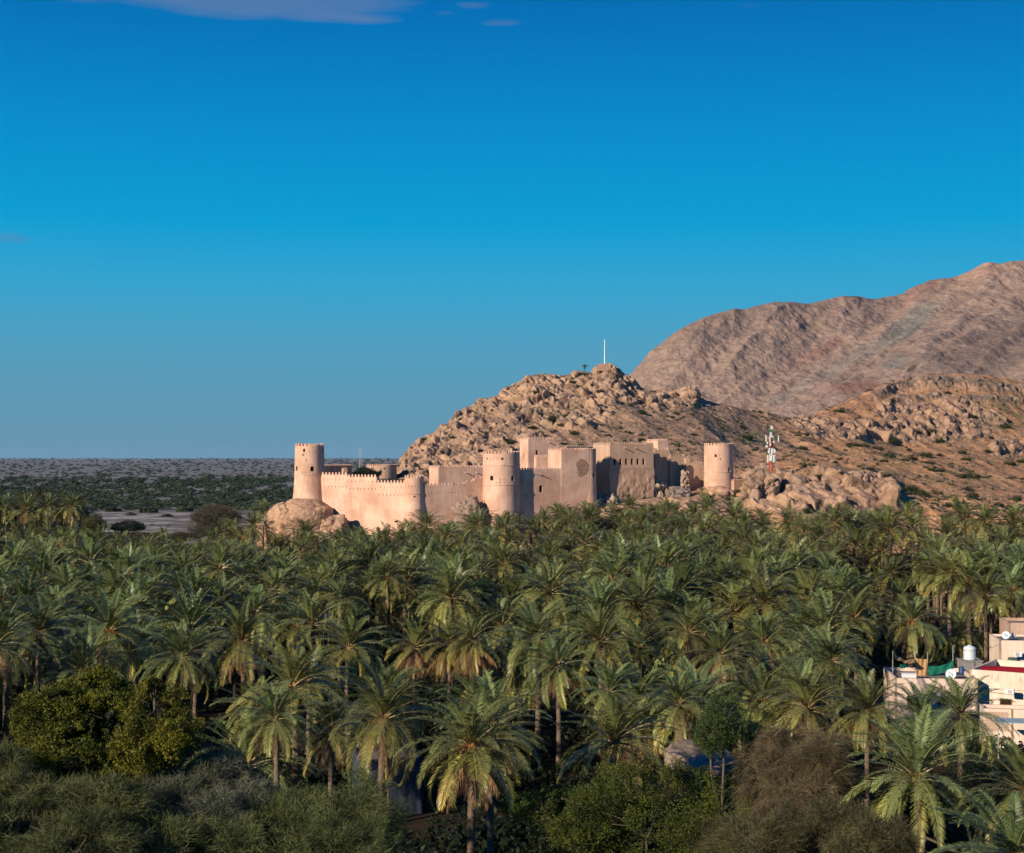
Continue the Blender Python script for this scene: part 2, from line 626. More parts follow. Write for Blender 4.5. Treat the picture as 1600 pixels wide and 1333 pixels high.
def blocks(size, sq, seed, wamt=.35, wall=.34):
    Q = Pf.copy()
    Q[:, 2] += Q[:, 0] * .28
    q = (Q + warp * size * wamt) / (np.array(sq) * size)
    f1, f2, cid = worley(q, seed)
    h = sstep(0.0, wall, f2 - f1)
    dome = np.clip(1 - f1 * 1.05, 0, 1)
    return (h * (.55 + .25 * dome) + (cid * .55 + worley.tilt * 1.15) * h).reshape(NV, NU), cid.reshape(NV, NU), (f2 - f1).reshape(NV, NU)


b1, c1, e1 = blocks(12.5, (1.1, 1.8, .8), 40, .55)
b2, c2, e2 = blocks(4.2, (1.15, 2.0, .7), 50, .8)
b3, c3, e3 = blocks(1.4, (1.2, 1.6, .8), 60, .8)
fb = fbm(Pf / 25, 4, 70).reshape(NV, NU)
fb2 = fbm(Pf / 3.5, 4, 75, .6).reshape(NV, NU)
fb3 = fbm(Pf / 1.1, 3, 79, .6).reshape(NV, NU)
gul = (1 - np.abs(fbm(np.stack([Pf[:, 0] / 16 + Pf[:, 1] / 60, Pf[:, 1] / 90, Pf[:, 2] / 200], 1), 4, 80))).reshape(NV, NU)
edge = sstep(0, .03, vv) * (1 - sstep(.97, 1, vv))
big = np.maximum(cliff, .55 * knoll + .35 * rocky)
disp = (rk * (b1 - .5) * 2.0 * (.5 + 1.0 * big) + rk * (b2 - .5) * 1.0 * (1 - .4 * cliff) + (b3 - .4) * (.12 + .22 * rk * (1 - .5 * cliff))
        + fb * 1.7 * (1 - .5 * rk) + fb2 * .38 + fb3 * .12 - (1 - rk) * (1 - gul) * 3.0 + band * 2.3 + band2 * 1.2)
inb = 1 - .75 * ((PXg > 480) & (PXg < 1110) & (vv > .2) & (vv < .36))
disp *= edge * inb
# keep the skyline where the photograph has it
near_ridge = np.exp(-((vv - .91) / .02) ** 2)
disp -= near_ridge * disp * .45
DD = N0 * .62 + np.array([-.12, -.75, .1]) * rk[..., None] * .8
DD[..., 2] += .25 * (1 - rk)
G2 = G + DD * disp[..., None]
HILL = G2.reshape(-1, 3)
HPX, HPY = proj(HILL)
HN = normals(G2).reshape(-1, 3)
# colours
tan = np.array([.48, .30, .19])
pink = np.array([.51, .33, .215])
grey = np.array([.25, .195, .155])
orange = np.array([.58, .31, .155])
brown = np.array([.37, .24, .155])
green = np.array([.17, .17, .075])
c = np.ones((NV, NU, 3)) * tan
t_or = np.clip(sstep(1080, 1280, PXg) * .95 + fb * .6, 0, 1)[..., None] * (1 - rk)[..., None]
c = c * (1 - t_or) + orange * t_or
t_br = (ell(1080, 680, 150, 45, .5) * .75)[..., None] * (1 - rk)[..., None]
c = c * (1 - t_br) + brown * t_br
grey = np.array([.285, .20, .15])
rcol = grey + (pink - grey) * np.clip(c2 * .55 + c1 * .5 + fb2 * .5, 0, 1)[..., None]
rcol = rcol + (np.array([.40, .25, .17]) - rcol) * np.clip(sstep(1150, 1400, PXg) * .5, 0, 1)[..., None]
c = c * (1 - rk[..., None]) + rcol * rk[..., None]
t_b = (np.maximum(band, band2) * .7)[..., None]
c = c * (1 - t_b) + np.array([.20, .17, .14]) * t_b
sp = (c3 > .72)[..., None] * .5
c = c * (1 - sp) + (pink * .95) * sp
sp = ((c3 < .16))[..., None] * .5
c = c * (1 - sp) + (grey * .6) * sp
gm = np.clip(np.maximum.reduce([ell(1560, 650, 55, 22, .6), ell(1180, 680, 35, 12, .6) * .6, ell(1330, 700, 50, 9, .6) * .4, ell(1440, 730, 150, 50, .6) * .42,
                                ell(890, 655, 90, 25, .5) * .3]) + wob * .4, 0, 1) * sstep(.0, .35, fb2 + .15)
gm = (gm * (1 - .6 * rk) * .95)[..., None]
c = c * (1 - gm) + green * gm
cr = (rk * (1 - sstep(0.0, .10, e1)) * .35 + rk * (1 - sstep(0, .1, e2)) * .25)[..., None]
c = c * (1 - cr) + np.array([.10, .07, .05]) * cr
c *= (1 + .22 * fb2 + .3 * fb3 + .15 * (c3 - .5))[..., None]
c *= .90
hill = mk('rocky_hill', HILL, grid_faces(NV, NU), M_ROCK, None, True, np.clip(c, .02, .9).reshape(-1, 3))
setp(hill, 'rocky tan desert hill rising behind and beneath the fort', 'hill', kind='structure')


def hill_at(px, py, tol=6.0):
    """the first hill point seen at a pixel of the photograph"""
    d = (HPX - px) ** 2 + (HPY - py) ** 2
    ok = np.where(d < tol * tol)[0]
    if len(ok) == 0:
        return Vector(HILL[int(np.argmin(d))])
    y = HILL[ok, 1]
    k = ok[y < y.min() + 14]
    return Vector(HILL[k[int(np.argmin(d[k]))]])


# --- the far mountain
SKY_M = [(700, 760), (850, 715), (900, 690), (940, 640), (965, 602), (983, 583), (1000, 566), (1022, 541), (1040, 526), (1052, 517), (1075, 502), (1100, 489), (1125, 481), (1150, 475), (1165, 476),
         (1185, 470), (1210, 465), (1235, 467), (1262, 470), (1280, 466), (1300, 460), (1320, 457), (1345, 458), (1368, 462), (1395, 459), (1412, 455), (1432, 441), (1450, 434), (1470, 431),
         (1498, 428), (1520, 418), (1545, 406), (1565, 407), (1582, 403), (1600, 402), (1700, 392), (1850, 350), (2100, 320)]
SM = [p for p, _ in SKY_M]


def mline(Yf, zpts=None, pypts=None):
    if zpts:
        return (SM, [float(Yf(p)) for p in SM], [p for p, _ in zpts], [q for _, q in zpts])
    zx, zy = zpy(pypts, Yf)
    return (SM, [float(Yf(p)) for p in SM], zx, zy)


YM = lambda p: np.interp(p, [700, 983, 1150, 1350, 1600, 2100], [1130, 1150, 1220, 1300, 1400, 1480])
ml = [
    mline(lambda p: 760., zpts=[(700, -5), (2100, -5)]),
    mline(lambda p: 860., pypts=[(700, 725), (983, 705), (1200, 690), (1600, 670), (2100, 650)]),
    mline(lambda p: 960., pypts=[(700, 730), (960, 690), (1100, 668), (1200, 655), (1350, 630), (1450, 590), (1520, 585), (1600, 570), (2100, 520)]),
    mline(lambda p: 960 + (YM(p) - 960) * .52, pypts=[(700, 745), (940, 690), (983, 640), (1050, 600), (1150, 570), (1300, 555), (1400, 530), (1500, 505), (1600, 490), (2100, 430)]),
    mline(YM, pypts=SKY_M),
    mline(lambda p: YM(p) + 60, zpts=[(p, Z(q, float(YM(p))) - 25) for p, q in SKY_M]),
    mline(lambda p: YM(p) + 700, zpts=[(700, -30), (2100, -30)]),
]
MU, MV = 1250, 480
pm, GM = loft(SM, ml, 15, MU, MV, dens=[0, .06, .3, .6, .92, .95, 1.0])
NM = normals(GM)
Mf = GM.reshape(-1, 3)
mx, my = proj(Mf)
mvv = np.linspace(0, 1, MV)[:, None] * np.ones((1, MU))
# spurs run down towards the left and the viewer
ax = (Mf[:, 0] * .74 - Mf[:, 1] * .40)
ay = (Mf[:, 0] * .40 + Mf[:, 1] * .74)
wp = fbm(Mf / 220, 3, 5) * 60
sp1 = 1 - np.abs(fbm(np.stack([(ax + wp) / 150, ay / 900, Mf[:, 2] / 2000], 1), 4, 7))
sp2 = 1 - np.abs(fbm(np.stack([(ax + wp) / 45, ay / 190, Mf[:, 2] / 300], 1), 4, 9))
wm = np.stack([fbm(Mf / 40, 3, 13), fbm(Mf / 40 + 9, 3, 14), fbm(Mf / 40 + 19, 3, 15)], 1)
w1, w2, wc = worley((Mf + wm * 16) / np.array([26, 30, 22]), 18)
fm = fbm(Mf / 45, 5, 19, .6)
fm2 = fbm(Mf / 9, 4, 29, .6)
dm = (sp1 - .75) * 42 + (sp2 - .75) * 9 + fm * 5 + fm2 * 2.6 + fbm(Mf / 4.5, 3, 39, .6) * 1.3 
vm = mvv.reshape(-1)
em = sstep(0, .05, vm) * (1 - sstep(.95, 1, vm)) * (1 - .82 * np.exp(-((vm - .92) / .035) ** 2))
qd = np.tile(pm, MV) - 413 * vm
wq = fbm(Mf / 260, 3, 205) * 40 + fbm(Mf / 45, 3, 206) * 8
st1 = 1 - np.abs(fbm(np.stack([(qd + wq) / 75, vm * 1.6, 0 * vm], 1), 3, 201))
st2 = 1 - np.abs(fbm(np.stack([(qd + wq) / 9, vm * 5.0, 0 * vm + 7], 1), 4, 203, .6))
st3 = fbm(np.stack([(qd + wq) / 14, vm * 3.0, 0 * vm + 3], 1), 5, 207, .65)
k_m = np.clip(.5 + 1.4 * fbm(Mf / 150, 3, 209), 0, 1)
Ms = Mf * np.array([1, .45, 1.0])
fs1 = fbm(Ms / 26 + 5, 5, 221, .55)
fs2 = fbm(Ms / 7 + 5, 4, 223, .6)
dm = (sp1 - .75) * 20 + (st1 - .75) * 8 + fs1 * 5.0 + fs2 * 1.5 + fbm(Mf / 3.5, 3, 39, .6) * .7
MM = Mf + NM.reshape(-1, 3) * (dm * em)[:, None]
cm = np.ones((len(Mf), 3)) * np.array([.335, .235, .178])
k = np.clip(fbm(np.stack([(ax + wp) / 120, ay / 420, Mf[:, 2] / 500], 1), 4, 33) * 1.8 + .15, 0, 1)[:, None]
cm = cm * (1 - k * .55) + np.array([.205, .16, .135]) * k * .55


def me_(cx, cy, rx, ry, ang=0):
    a = R(ang)
    dx, dy = mx - cx, my - cy
    u = dx * math.cos(a) - dy * math.sin(a)
    v = dx * math.sin(a) + dy * math.cos(a)
    return 1 - sstep(.6, 1.3, np.sqrt((u / rx) ** 2 + (v / ry) ** 2) + fm * .5)


for (cx, cy, rx, ry, ang, colr, amt) in ((1420, 510, 52, 16, 38, (.15, .155, .135), .75), (1330, 560, 60, 13, 30, (.19, .18, .15), .6), (1240, 600, 40, 10, 30, (.19, .18, .15), .5), (1400, 575, 20, 9, 20, (.15, .16, .14), .6),
                                         (1560, 555, 130, 42, 22, (.16, .12, .10), .85), (1340, 612, 48, 9, 5, (.19, .11, .085), .9), (1150, 505, 80, 18, 20, (.20, .15, .125), .6),
                                         (1360, 485, 38, 26, 40, (.18, .13, .11), .6), (1280, 540, 42, 8, 25, (.22, .125, .10), .7), (1440, 450, 40, 14, 40, (.24, .14, .11), .7), (1240, 478, 60, 12, 0, (.19, .145, .12), .6),
                                         (1540, 420, 60, 16, 20, (.40, .25, .18), .5)):
    k = (me_(cx, cy, rx, ry, ang) * amt)[:, None]
    cm = cm * (1 - k) + np.array(colr) * 1.15 * k
cm *= (1 + .30 * fs2 + .10 * (wc - .5) + .10 * st3)[:, None]
rid = np.exp(-((vm - .93) / .04) ** 2)[:, None] * .45
cm = cm * (1 - rid) + np.array([.24, .165, .13]) * rid
k = ((wc > .93) & (w1 < .22))[:, None] * .75
cm = cm * (1 - k) + np.array([.06, .06, .04]) * k
mount = mk('mountain', MM, grid_faces(MV, MU), M_MOUNT, None, True, np.clip(cm, .02, .9))
setp(mount, 'bare pinkish brown desert mountain beyond the hill', 'mountain', kind='structure')

# --- the ground: one sheet from the grove out to the horizon
rs = np.concatenate([np.linspace(3, 120, 90), np.geomspace(123, 60000, 170)])
th = np.concatenate([np.linspace(-math.pi, math.pi, 361)])
RR, TT = np.meshgrid(rs, th, indexing='ij')
gx, gy = RR * np.sin(TT), RR * np.cos(TT)
gf = np.stack([gx.ravel(), gy.ravel(), np.zeros(gx.size)], 1)
gz = ground_z(gx.ravel(), gy.ravel()) + fbm(gf / 7, 3, 90) * .3 + fbm(gf / 60, 3, 91) * .6 * sstep(380, 560, RR.ravel())
gz[RR.ravel() > 5000] = 0
gz -= RR.ravel() ** 2 / 6371000 / 2 * .0
gf[:, 2] = gz
M_GROUND = bpy.data.materials.new('ground')
M_GROUND.use_nodes = True
t = NT(M_GROUND.node_tree)
geo = t.n('ShaderNodeNewGeometry')
sp_ = t.n('ShaderNodeSeparateXYZ')
t.l(geo.outputs['Position'], sp_.inputs[0])
na = t.n('ShaderNodeTexNoise', i_Scale=.012, i_Detail=8.0, i_Roughness=.6)
t.l(geo.outputs['Position'], na.inputs['Vector'])
nb = t.n('ShaderNodeTexNoise', i_Scale=.5, i_Detail=6.0, i_Roughness=.65)
t.l(geo.outputs['Position'], nb.inputs['Vector'])
grove = t.mix(nb.outputs[0], (.022, .017, .010), (.065, .05, .032))  # soil colour darkened to deepen the shade under the canopy
mpw = t.n('ShaderNodeMapping')
mpw.inputs['Scale'].default_value = (.03, .02, 1)
t.l(geo.outputs['Position'], mpw.inputs['Vector'])
nw = t.n('ShaderNodeTexNoise', i_Scale=2.2, i_Detail=9.0, i_Roughness=.72)
t.l(mpw.outputs[0], nw.inputs['Vector'])
plain = t.mix(t.ramp(na.outputs[0], [(.38, 0.), (.62, 1.)]), (.185, .185, .185), (.245, .235, .225))
wadi = t.mix(t.ramp(nw.outputs[0], [(.46, 0.), (.53, .35), (.62, 1.)]), (.17, .155, .13), (.50, .47, .44))
y = sp_.outputs[1]
wm_ = t.m('MULTIPLY', t.m('GREATER_THAN', y, 440), t.m('LESS_THAN', t.m('ADD', y, t.m('MULTIPLY', nw.outputs[0], 260)), 880))
c1 = t.mix(wm_, plain, wadi)
wbelt = t.m('MULTIPLY', t.m('GREATER_THAN', y, 900), .0)
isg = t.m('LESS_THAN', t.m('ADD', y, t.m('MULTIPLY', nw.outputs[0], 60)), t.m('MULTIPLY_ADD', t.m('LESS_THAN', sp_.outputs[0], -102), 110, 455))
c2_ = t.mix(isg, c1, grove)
bs = t.n('ShaderNodeBsdfPrincipled')
bs.inputs['Roughness'].default_value = 1.0
bs.inputs['Specular IOR Level'].default_value = 0.0
t.l(c2_, bs.inputs['Base Color'])
bp = t.n('ShaderNodeBump', i_Strength=.5, i_Distance=.3)
t.l(nb.outputs[0], bp.inputs['Height'])
t.l(bp.outputs[0], bs.inputs['Normal'])
out = t.n('ShaderNodeOutputMaterial')
t.l(bs.outputs[0], out.inputs[0])
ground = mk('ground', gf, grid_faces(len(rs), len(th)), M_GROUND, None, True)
setp(ground, 'grove floor coloured dark for shade, running out to the pale desert plain', 'ground', kind='structure')
# ================================================================ the fort
fort = thing('fort', 'large sand coloured mud plaster fort with round towers and battlements on the rocky hill foot', 'fort', (X(800, 335), 335.0, 14.0))
UP = Vector((0, 0, 1))


def arch_outline(w_, h_, n=8):
    pts = [(-w_ / 2, 0), (w_ / 2, 0)]
    for i in range(n + 1):
        a = math.pi * i / n
        pts.append((w_ / 2 * math.cos(a), h_ - w_ / 2 + w_ / 2 * math.sin(a)))
    return pts


def rect_outline(w_, h_):
    return [(-w_ / 2, 0), (w_ / 2, 0), (w_ / 2, h_), (-w_ / 2, h_)]


MER = [(-.21, -.05), (.21, -.05), (.21, .34), (.13, .5), (0, .58), (-.13, .5), (-.21, .34)]


def merlon(mb, p, u, nrm_, s=1.0, th_=.32):
    """p on the outer top edge, u along the wall, nrm_ outward"""
    u, nrm_ = Vector(u), Vector(nrm_)
    mb.prism([(a * s, b * s) for a, b in MER], Vector(p), u, UP, -nrm_, th_)


def hole(cut, p, u, nrm_, w_, h_, arched=False, depth=.45):
    """cutter whose sill centre is p on the face"""
    o = arch_outline(w_, h_) if arched else rect_outline(w_, h_)
    cut.prism(o, Vector(p) + Vector(nrm_) * .5, Vector(u), UP, -Vector(nrm_), .5 + depth)


def pane(parent, p, u, nrm_, w_, h_, arched=False, depth=.40, name='window', mat=None):
    mb = MB()
    o = arch_outline(w_ - .004, h_ - .004) if arched else rect_outline(w_ - .004, h_ - .004)
    mb.prism(o, Vector(p) - Vector(nrm_) * (depth - .08) + UP * .002, Vector(u), UP, -Vector(nrm_), .07)
    # a mullion and a rail, proud of the shutter
    mb.prism(rect_outline(.07, h_ * .8), Vector(p) - Vector(nrm_) * (depth - .11) + UP * .05, Vector(u), UP, -Vector(nrm_), .03)
    return mb.make(name, mat or M_WOOD, parent)


def tower(label, cpx, Y, rpx, ztop, zbot, prof, rings=(), windows=(), holes=(), rows=(), spouts=(), mer=1.0, mat=None, name='round_tower', drop=.75):
    """prof: [(height fraction from bottom, radius factor)]"""
    r0 = rpx * Y / F
    cx = X(cpx, Y)
    hgt = ztop - zbot
    pr = [(r0 * f, zbot + hgt * t_) for t_, f in prof]

    def rad(z):
        return float(np.interp(z, [q[1] for q in pr], [q[0] for q in pr]))
    zs = sorted(set([q[1] for q in pr]) | {zz for zz in rings} | {zz - .25 for zz in rings})
    outl = []
    for z in np.linspace(zbot, ztop, 16).tolist() + [a for r_ in rings for a in (r_ - .14, r_ - .139, r_ + .139, r_ + .14)]:
        outl.append((z, rad(z)))
    outl.sort()
    P2 = []
    for z, r_ in outl:
        bul = 0
        for rr in rings:
            if abs(z - rr) < .1395:
                bul = .10
        P2.append((r_ + bul, z))
    P2 += [(rad(ztop) - .38, ztop), (rad(ztop) - .38, ztop - drop), (.02, ztop - drop + .02)]
    mb = MB().lathe((cx, Y, 0), P2, 56)
    tw = mb.make(name, mat or M_PLASTER, fort, True, label)
    cut = MB()
    wins = []

    def face(px, z):
        s = max(-.97, min(.97, (px - cpx) * Y / F / rad(z)))
        a = math.asin(s)
        nn = Vector((math.sin(a), -math.cos(a), 0))
        uu = Vector((math.cos(a), math.sin(a), 0))
        return Vector((cx, Y, 0)) + nn * rad(z) + UP * z, uu, nn
    for (px, py, w_, h_, ar) in windows:
        z = Z(py, Y - r0) - h_ / 2
        p, u, n_ = face(px, z)
        hole(cut, p, u, n_, w_, h_, ar, .6)
        wins.append((p, u, n_, w_, h_, ar))
    for (px, py, w_, h_) in holes:
        z = Z(py, Y - r0) - h_ / 2
        p, u, n_ = face(px, z)
        hole(cut, p, u, n_, w_, h_, False, .35)
    for (py, step, w_, h_) in rows:
        z = Z(py, Y - r0) - h_ / 2
        na_ = int(2 * math.pi * rad(z) / step)
        for k_ in range(na_):
            a = 2 * math.pi * k_ / na_
            nn = Vector((math.sin(a), -math.cos(a), 0))
            if nn.y > .2:
                continue
            hole(cut, Vector((cx, Y, z)) + nn * rad(z), Vector((math.cos(a), math.sin(a), 0)), nn, w_, h_, False, .3)
    boolean(tw, cut)
    for p in tw.data.polygons:
        p.use_smooth = True
    try:
        tw.data.set_sharp_from_angle(angle=R(35))
    except Exception:
        pass
    for (p, u, n_, w_, h_, ar) in wins:
        pane(tw, p, u, n_, w_, h_, ar, .58)
    bt = MB()
    R_ = rad(ztop)
    nm_ = max(8, int(2 * math.pi * R_ / (.80 * mer)))
    for k_ in range(nm_):
        a = 2 * math.pi * (k_ + .3) / nm_
        nn = Vector((math.sin(a), -math.cos(a), 0))
        merlon(bt, Vector((cx, Y, ztop)) + nn * (R_ - .01), (math.cos(a), math.sin(a), 0), nn, mer)
    bt.make('battlement', mat or M_PLASTER, tw)
    for (px, py) in spouts:
        z = Z(py, Y - r0)
        p, u, n_ = face(px, z)
        MB().prism([(-.11, -.05), (.11, -.05), (.11, .02), (-.11, .02)], p - n_ * .1, u, UP, n_, .8).make('water_spout', M_WOOD, tw)
    return tw


def wall(label, p0, p1, levels, zbot, thick=1.1, windows=(), rows=(), spouts=(), mer=1.0, mat=None, name='curtain_wall', batter=.0, base=None):
    """straight wall from p0 to p1 (xy); its outward side is to the right of p0->p1 seen from above turned towards the viewer.
    levels: [(px_end, ztop)] from left to right"""
    p0, p1 = Vector((p0[0], p0[1], 0)), Vector((p1[0], p1[1], 0))
    u = (p1 - p0).normalized()
    nn = Vector((u.y, -u.x, 0))
    L = (p1 - p0).length

    def s_at(px):
        k_ = (px - 800) / F
        # k*(y0+s*uy) = x0+s*ux
        return (k_ * p0.y - p0.x) / (u.x - k_ * u.y)
    out = [(0, zbot)]
    s_prev = 0
    tops = []
    for i, (pxe, zt) in enumerate(levels):
        s1 = L if i == len(levels) - 1 else max(0, min(L, s_at(pxe)))
        tops.append((s_prev, s1, zt))
        s_prev = s1
    out = [(0, zbot), (L, zbot)]
    for (a, b, zt) in reversed(tops):
        out += [(b, zt), (a, zt)]
    mb = MB().prism(out, p0, u, UP, -nn, thick)
    wo_ = mb.make(name, mat or M_PLASTER, fort, False, label)
    cut = MB()
    wins = []
    for (px, py, w_, h_, ar) in windows:
        s = s_at(px)
        p = p0 + u * s
        z = Z(py, p.y) - h_ / 2
        p = p + UP * z
        hole(cut, p, u, nn, w_, h_, ar, .5)
        wins.append((p, u, nn, w_, h_, ar))
    for (pxa, pxb, dz, step, w_, h_) in rows:
        sa, sb = s_at(pxa), s_at(pxb)
        nrow = max(1, int((sb - sa) / step))
        for k_ in range(nrow + 1):
            s = sa + (sb - sa) * k_ / nrow
            if not (.3 < s < L - .3):
                continue
            zt = [q[2] for q in tops if q[0] <= s <= q[1] + 1e-6]
            if zt:
                hole(cut, p0 + u * s + UP * (zt[0] - dz), u, nn, w_, h_, False, .3)
    boolean(wo_, cut)
    for (p, uu, n_, w_, h_, ar) in wins:
        pane(wo_, p, uu, n_, w_, h_, ar, .48)
    if mer:
        bt = MB()
        for (a, b, zt) in tops:
            nk = max(1, int((b - a) / (.80 * mer)))
            for k_ in range(nk):
                s = a + (b - a) * (k_ + .5) / nk
                merlon(bt, p0 + u * s + UP * zt - nn * .01, u, nn, mer)
        bt.make('battlement', mat or M_PLASTER, wo_)
    for (px, py) in spouts:
        p = p0 + u * s_at(px)
        p = p + UP * Z(py, p.y)
        MB().prism([(-.12, -.06), (.12, -.06), (.12, .03), (-.12, .03)], p - nn * .1, u, UP, nn, .9).make('water_spout', M_WOOD, wo_)
    return wo_


def block(label, mid, left, right, Y, ztop, zbot, theta=25.0, windows=(), lwindows=(), rows=(), spouts=(), mer=.85, mat=None, depth=None, name='square_tower', open_top=True):
    """rectangular building: nearest vertical edge at px mid / depth Y"""
    th_ = R(theta)
    cth, sth = math.cos(th_), math.sin(th_)
    M_ = Vector((X(mid, Y), Y, 0))
    u = Vector((cth, sth, 0))
    v = Vector((-sth, cth, 0))
    kr, kl = (right - 800) / F, (left - 800) / F
    L = (kr * M_.y - M_.x) / (cth - kr * sth)
    D = depth or (kl * M_.y - M_.x) / (-sth - kl * cth)
    nn = Vector((u.y, -u.x, 0))
    nl = -u
    mb = MB()
    c_ = [M_, M_ + u * L, M_ + u * L + v * D, M_ + v * D]
    ctr = (c_[0] + c_[2]) / 2
    vs = [p + UP * zbot for p in c_] + [p + UP * ztop for p in c_]
    t_ = .4
    ic = [M_ + u * t_ + v * t_, M_ + u * (L - t_) + v * t_, M_ + u * (L - t_) + v * (D - t_), M_ + u * t_ + v * (D - t_)]
    vs += [p + UP * ztop for p in ic] + [p + UP * (ztop - .6) for p in ic]
    fs = [[3, 2, 1, 0]] + [[i, (i + 1) % 4, 4 + (i + 1) % 4, 4 + i] for i in range(4)]
    fs += [[4 + i, 4 + (i + 1) % 4, 8 + (i + 1) % 4, 8 + i] for i in range(4)]
    fs += [[8 + i, 8 + (i + 1) % 4, 12 + (i + 1) % 4, 12 + i] for i in range(4)] + [[12, 13, 14, 15]]
    mb.add(vs, fs)
    bo = mb.make(name, mat or M_PLASTER, fort, False, label)
    cut = MB()
    wins = []

    def sf(px):
        k_ = (px - 800) / F
        return (k_ * M_.y - M_.x) / (cth - k_ * sth)

    def sl_(px):
        k_ = (px - 800) / F
        return (k_ * M_.y - M_.x) / (-sth - k_ * cth)
    for lst, fn, dir_, n_ in ((windows, sf, u, nn), (lwindows, sl_, v, nl)):
        for (px, py, w_, h_, ar) in lst:
            p = M_ + dir_ * fn(px)
            p = p + UP * (Z(py, p.y) - h_ / 2)
            uu = dir_ if dir_ is u else -v
            hole(cut, p, uu, n_, w_, h_, ar, .5)
            wins.append((p, uu, n_, w_, h_, ar))
    for (pxa, pxb, py, n, w_, h_) in rows:
        for k_ in range(n):
            p = M_ + u * sf(pxa + (pxb - pxa) * k_ / max(1, n - 1))
            z = ztop - (Z(700, Y) - Z(700 + py, Y)) - h_ / 2
            hole(cut, p + UP * z, u, nn, w_, h_, False, .3)
    boolean(bo, cut)
    for (p, uu, n_, w_, h_, ar) in wins:
        pane(bo, p, uu, n_, w_, h_, ar, .48)
    bt = MB()
    for (a, b, n_) in ((c_[0], c_[1], nn), (c_[1], c_[2], u), (c_[2], c_[3], -nn), (c_[3], c_[0], -u)):
        d = (b - a)
        nk = max(2, int(d.length / (.8 * mer)))
        for k_ in range(nk):
            merlon(bt, a + d * ((k_ + .5) / nk) + UP * ztop - n_ * .012, d.normalized(), n_, mer, .26)
    bt.make('battlement', mat or M_PLASTER, bo)
    for (px, py) in spouts:
        p = M_ + u * sf(px)
        p = p + UP * Z(py, p.y)
        MB().prism([(-.13, -.07), (.13, -.07), (.13, .04), (-.13, .04)], p - nn * .1, u, UP, nn, 1.0).make('water_spout', M_PLASTER, bo)
    return bo, M_, u, v, L, D


YT1, YT2, YT3, YT4 = 338.0, 325.0, 330.0, 355.0
tower('tall slender round tower standing on the big boulder at the fort\'s west end', 483.7, YT1, 22.6, Z(697, YT1 - 3), 13.0,
      [(0, 1.24), (.28, 1.16), (.42, 1.08), (.62, 1.03), (1, 1.0)], rings=(Z(741, YT1 - 3.2),),
      windows=((465.5, 732, .75, 1.05, True), (491, 732.5, .85, 1.1, True), (478, 703.5, .5, .7, True), (505.3, 704, .5, .8, True)),
      holes=((477, 711, .5, .3), (482, 719, .22, .3), (475.5, 738, .2, .26), (481, 738, .2, .26), (487, 738, .2, .26), (468, 706, .18, .25), (487, 706, .18, .25), (496, 706, .2, .3)))
p1 = (X(497, 336.5), 336.5)
p2 = (X(634, YT2 - .2), YT2 - .2)
wall('long bright curtain wall stepping down from the west tower', p1, p2, [(543, Z(742, 332.5)), (588.5, Z(745.5, 329)), (640, Z(754.5, 325.5))], 8.5,
     rows=((500, 634, 1.15, 1.05, .12, .32), (502, 634, 2.75, .95, .16, .34)), windows=((619, 815, .9, .32, False),))
MB().prism([(0, 0), (21, 0), (21, 1.4), (0, 1.4)], Vector((p1[0], p1[1], Z(748, 330) - 1)), Vector((p2[0] - p1[0], p2[1] - p1[1], 0)).normalized(), UP, Vector((0, 1, 0)), .01) if False else None
tower('small round bastion between the bright and the dull curtain wall', 647.5, YT2, 15.2, Z(747, YT2 - 2), 8.0,
      [(0, 1.45), (.3, 1.30), (.5, 1.13), (.68, 1.02), (1, 1.0)], rings=(Z(771, YT2 - 2),), holes=((649, 776, .5, .3), (640, 760, .14, .3), (645, 760, .14, .3), (650, 760, .14, .3), (655, 760, .14, .3)), drop=.6)
wall('duller curtain wall between the small bastion and the great round tower', (X(655, 323.8), 323.8), (X(762, 330.2), 330.2),
     [(726.5, Z(759, 326.5)), (741.5, Z(754, 328.5)), (770, Z(748, 329.5))], 8.0,
     rows=((664, 722, 1.6, .75, .14, .3), (741, 755, 1.9, .75, .14, .3)))
tower('great round tower with two arched windows in the middle of the fort', 783.3, YT3, 28.8, Z(709, YT3 - 4), 8.0,
      [(0, 1.06), (.35, 1.02), (.62, 1.01), (1, 1.0)], rings=(Z(727, YT3 - 4), Z(757.5, YT3 - 4)),
      windows=((768.5, 747, .8, 1.05, True), (801, 747.5, .75, 1.05, True), (785.3, 717, .45, .48, False), (761.3, 716.5, .35, .5, True)),
      holes=((767, 717, .14, .26), (772, 717, .14, .26), (778, 717, .14, .26), (792, 717, .16, .26), (788, 727, .18, .25), (775.5, 754.5, .16, .3), (781.5, 754.5, .16, .3), (788.5, 754, .16, .3),
             (796, 754.5, .16, .3), (782, 749, .15, .22), (788, 749, .15, .22)), spouts=((804, 724),))
pA = (X(806, 329.4), 329.4)
thA = R(25)
kB = (916 - 800) / F
LA = (kB * pA[1] - pA[0]) / (math.cos(thA) - kB * math.sin(thA))
pB = (pA[0] + LA * math.cos(thA), pA[1] + LA * math.sin(thA))
wall('wall with a dark arched window beside the great tower', pA, pB, [(945, Z(734, 332))], 8.0, thick=1.2,
     windows=((845, 763.5, .85, 1.5, True),), rows=((832, 874, 1.75, .95, .14, .28),), spouts=((846, 742.5),), mer=.8)


def on_line(px):
    k_ = (px - 800) / F
    s = (k_ * pA[1] - pA[0]) / (math.cos(thA) - k_ * math.sin(thA))
    return pA[0] + s * math.cos(thA), pA[1] + s * math.sin(thA)


xC, yC = on_line(877.0)
yC -= .12
bC = block('tall block with an oval patch of bare stonework', 877.0, 856.0, 921.0, yC, Z(703, yC), 8.1, rows=((884, 915, 43, 6, .14, .28),), mat=M_PLASTER, name='square_tower')
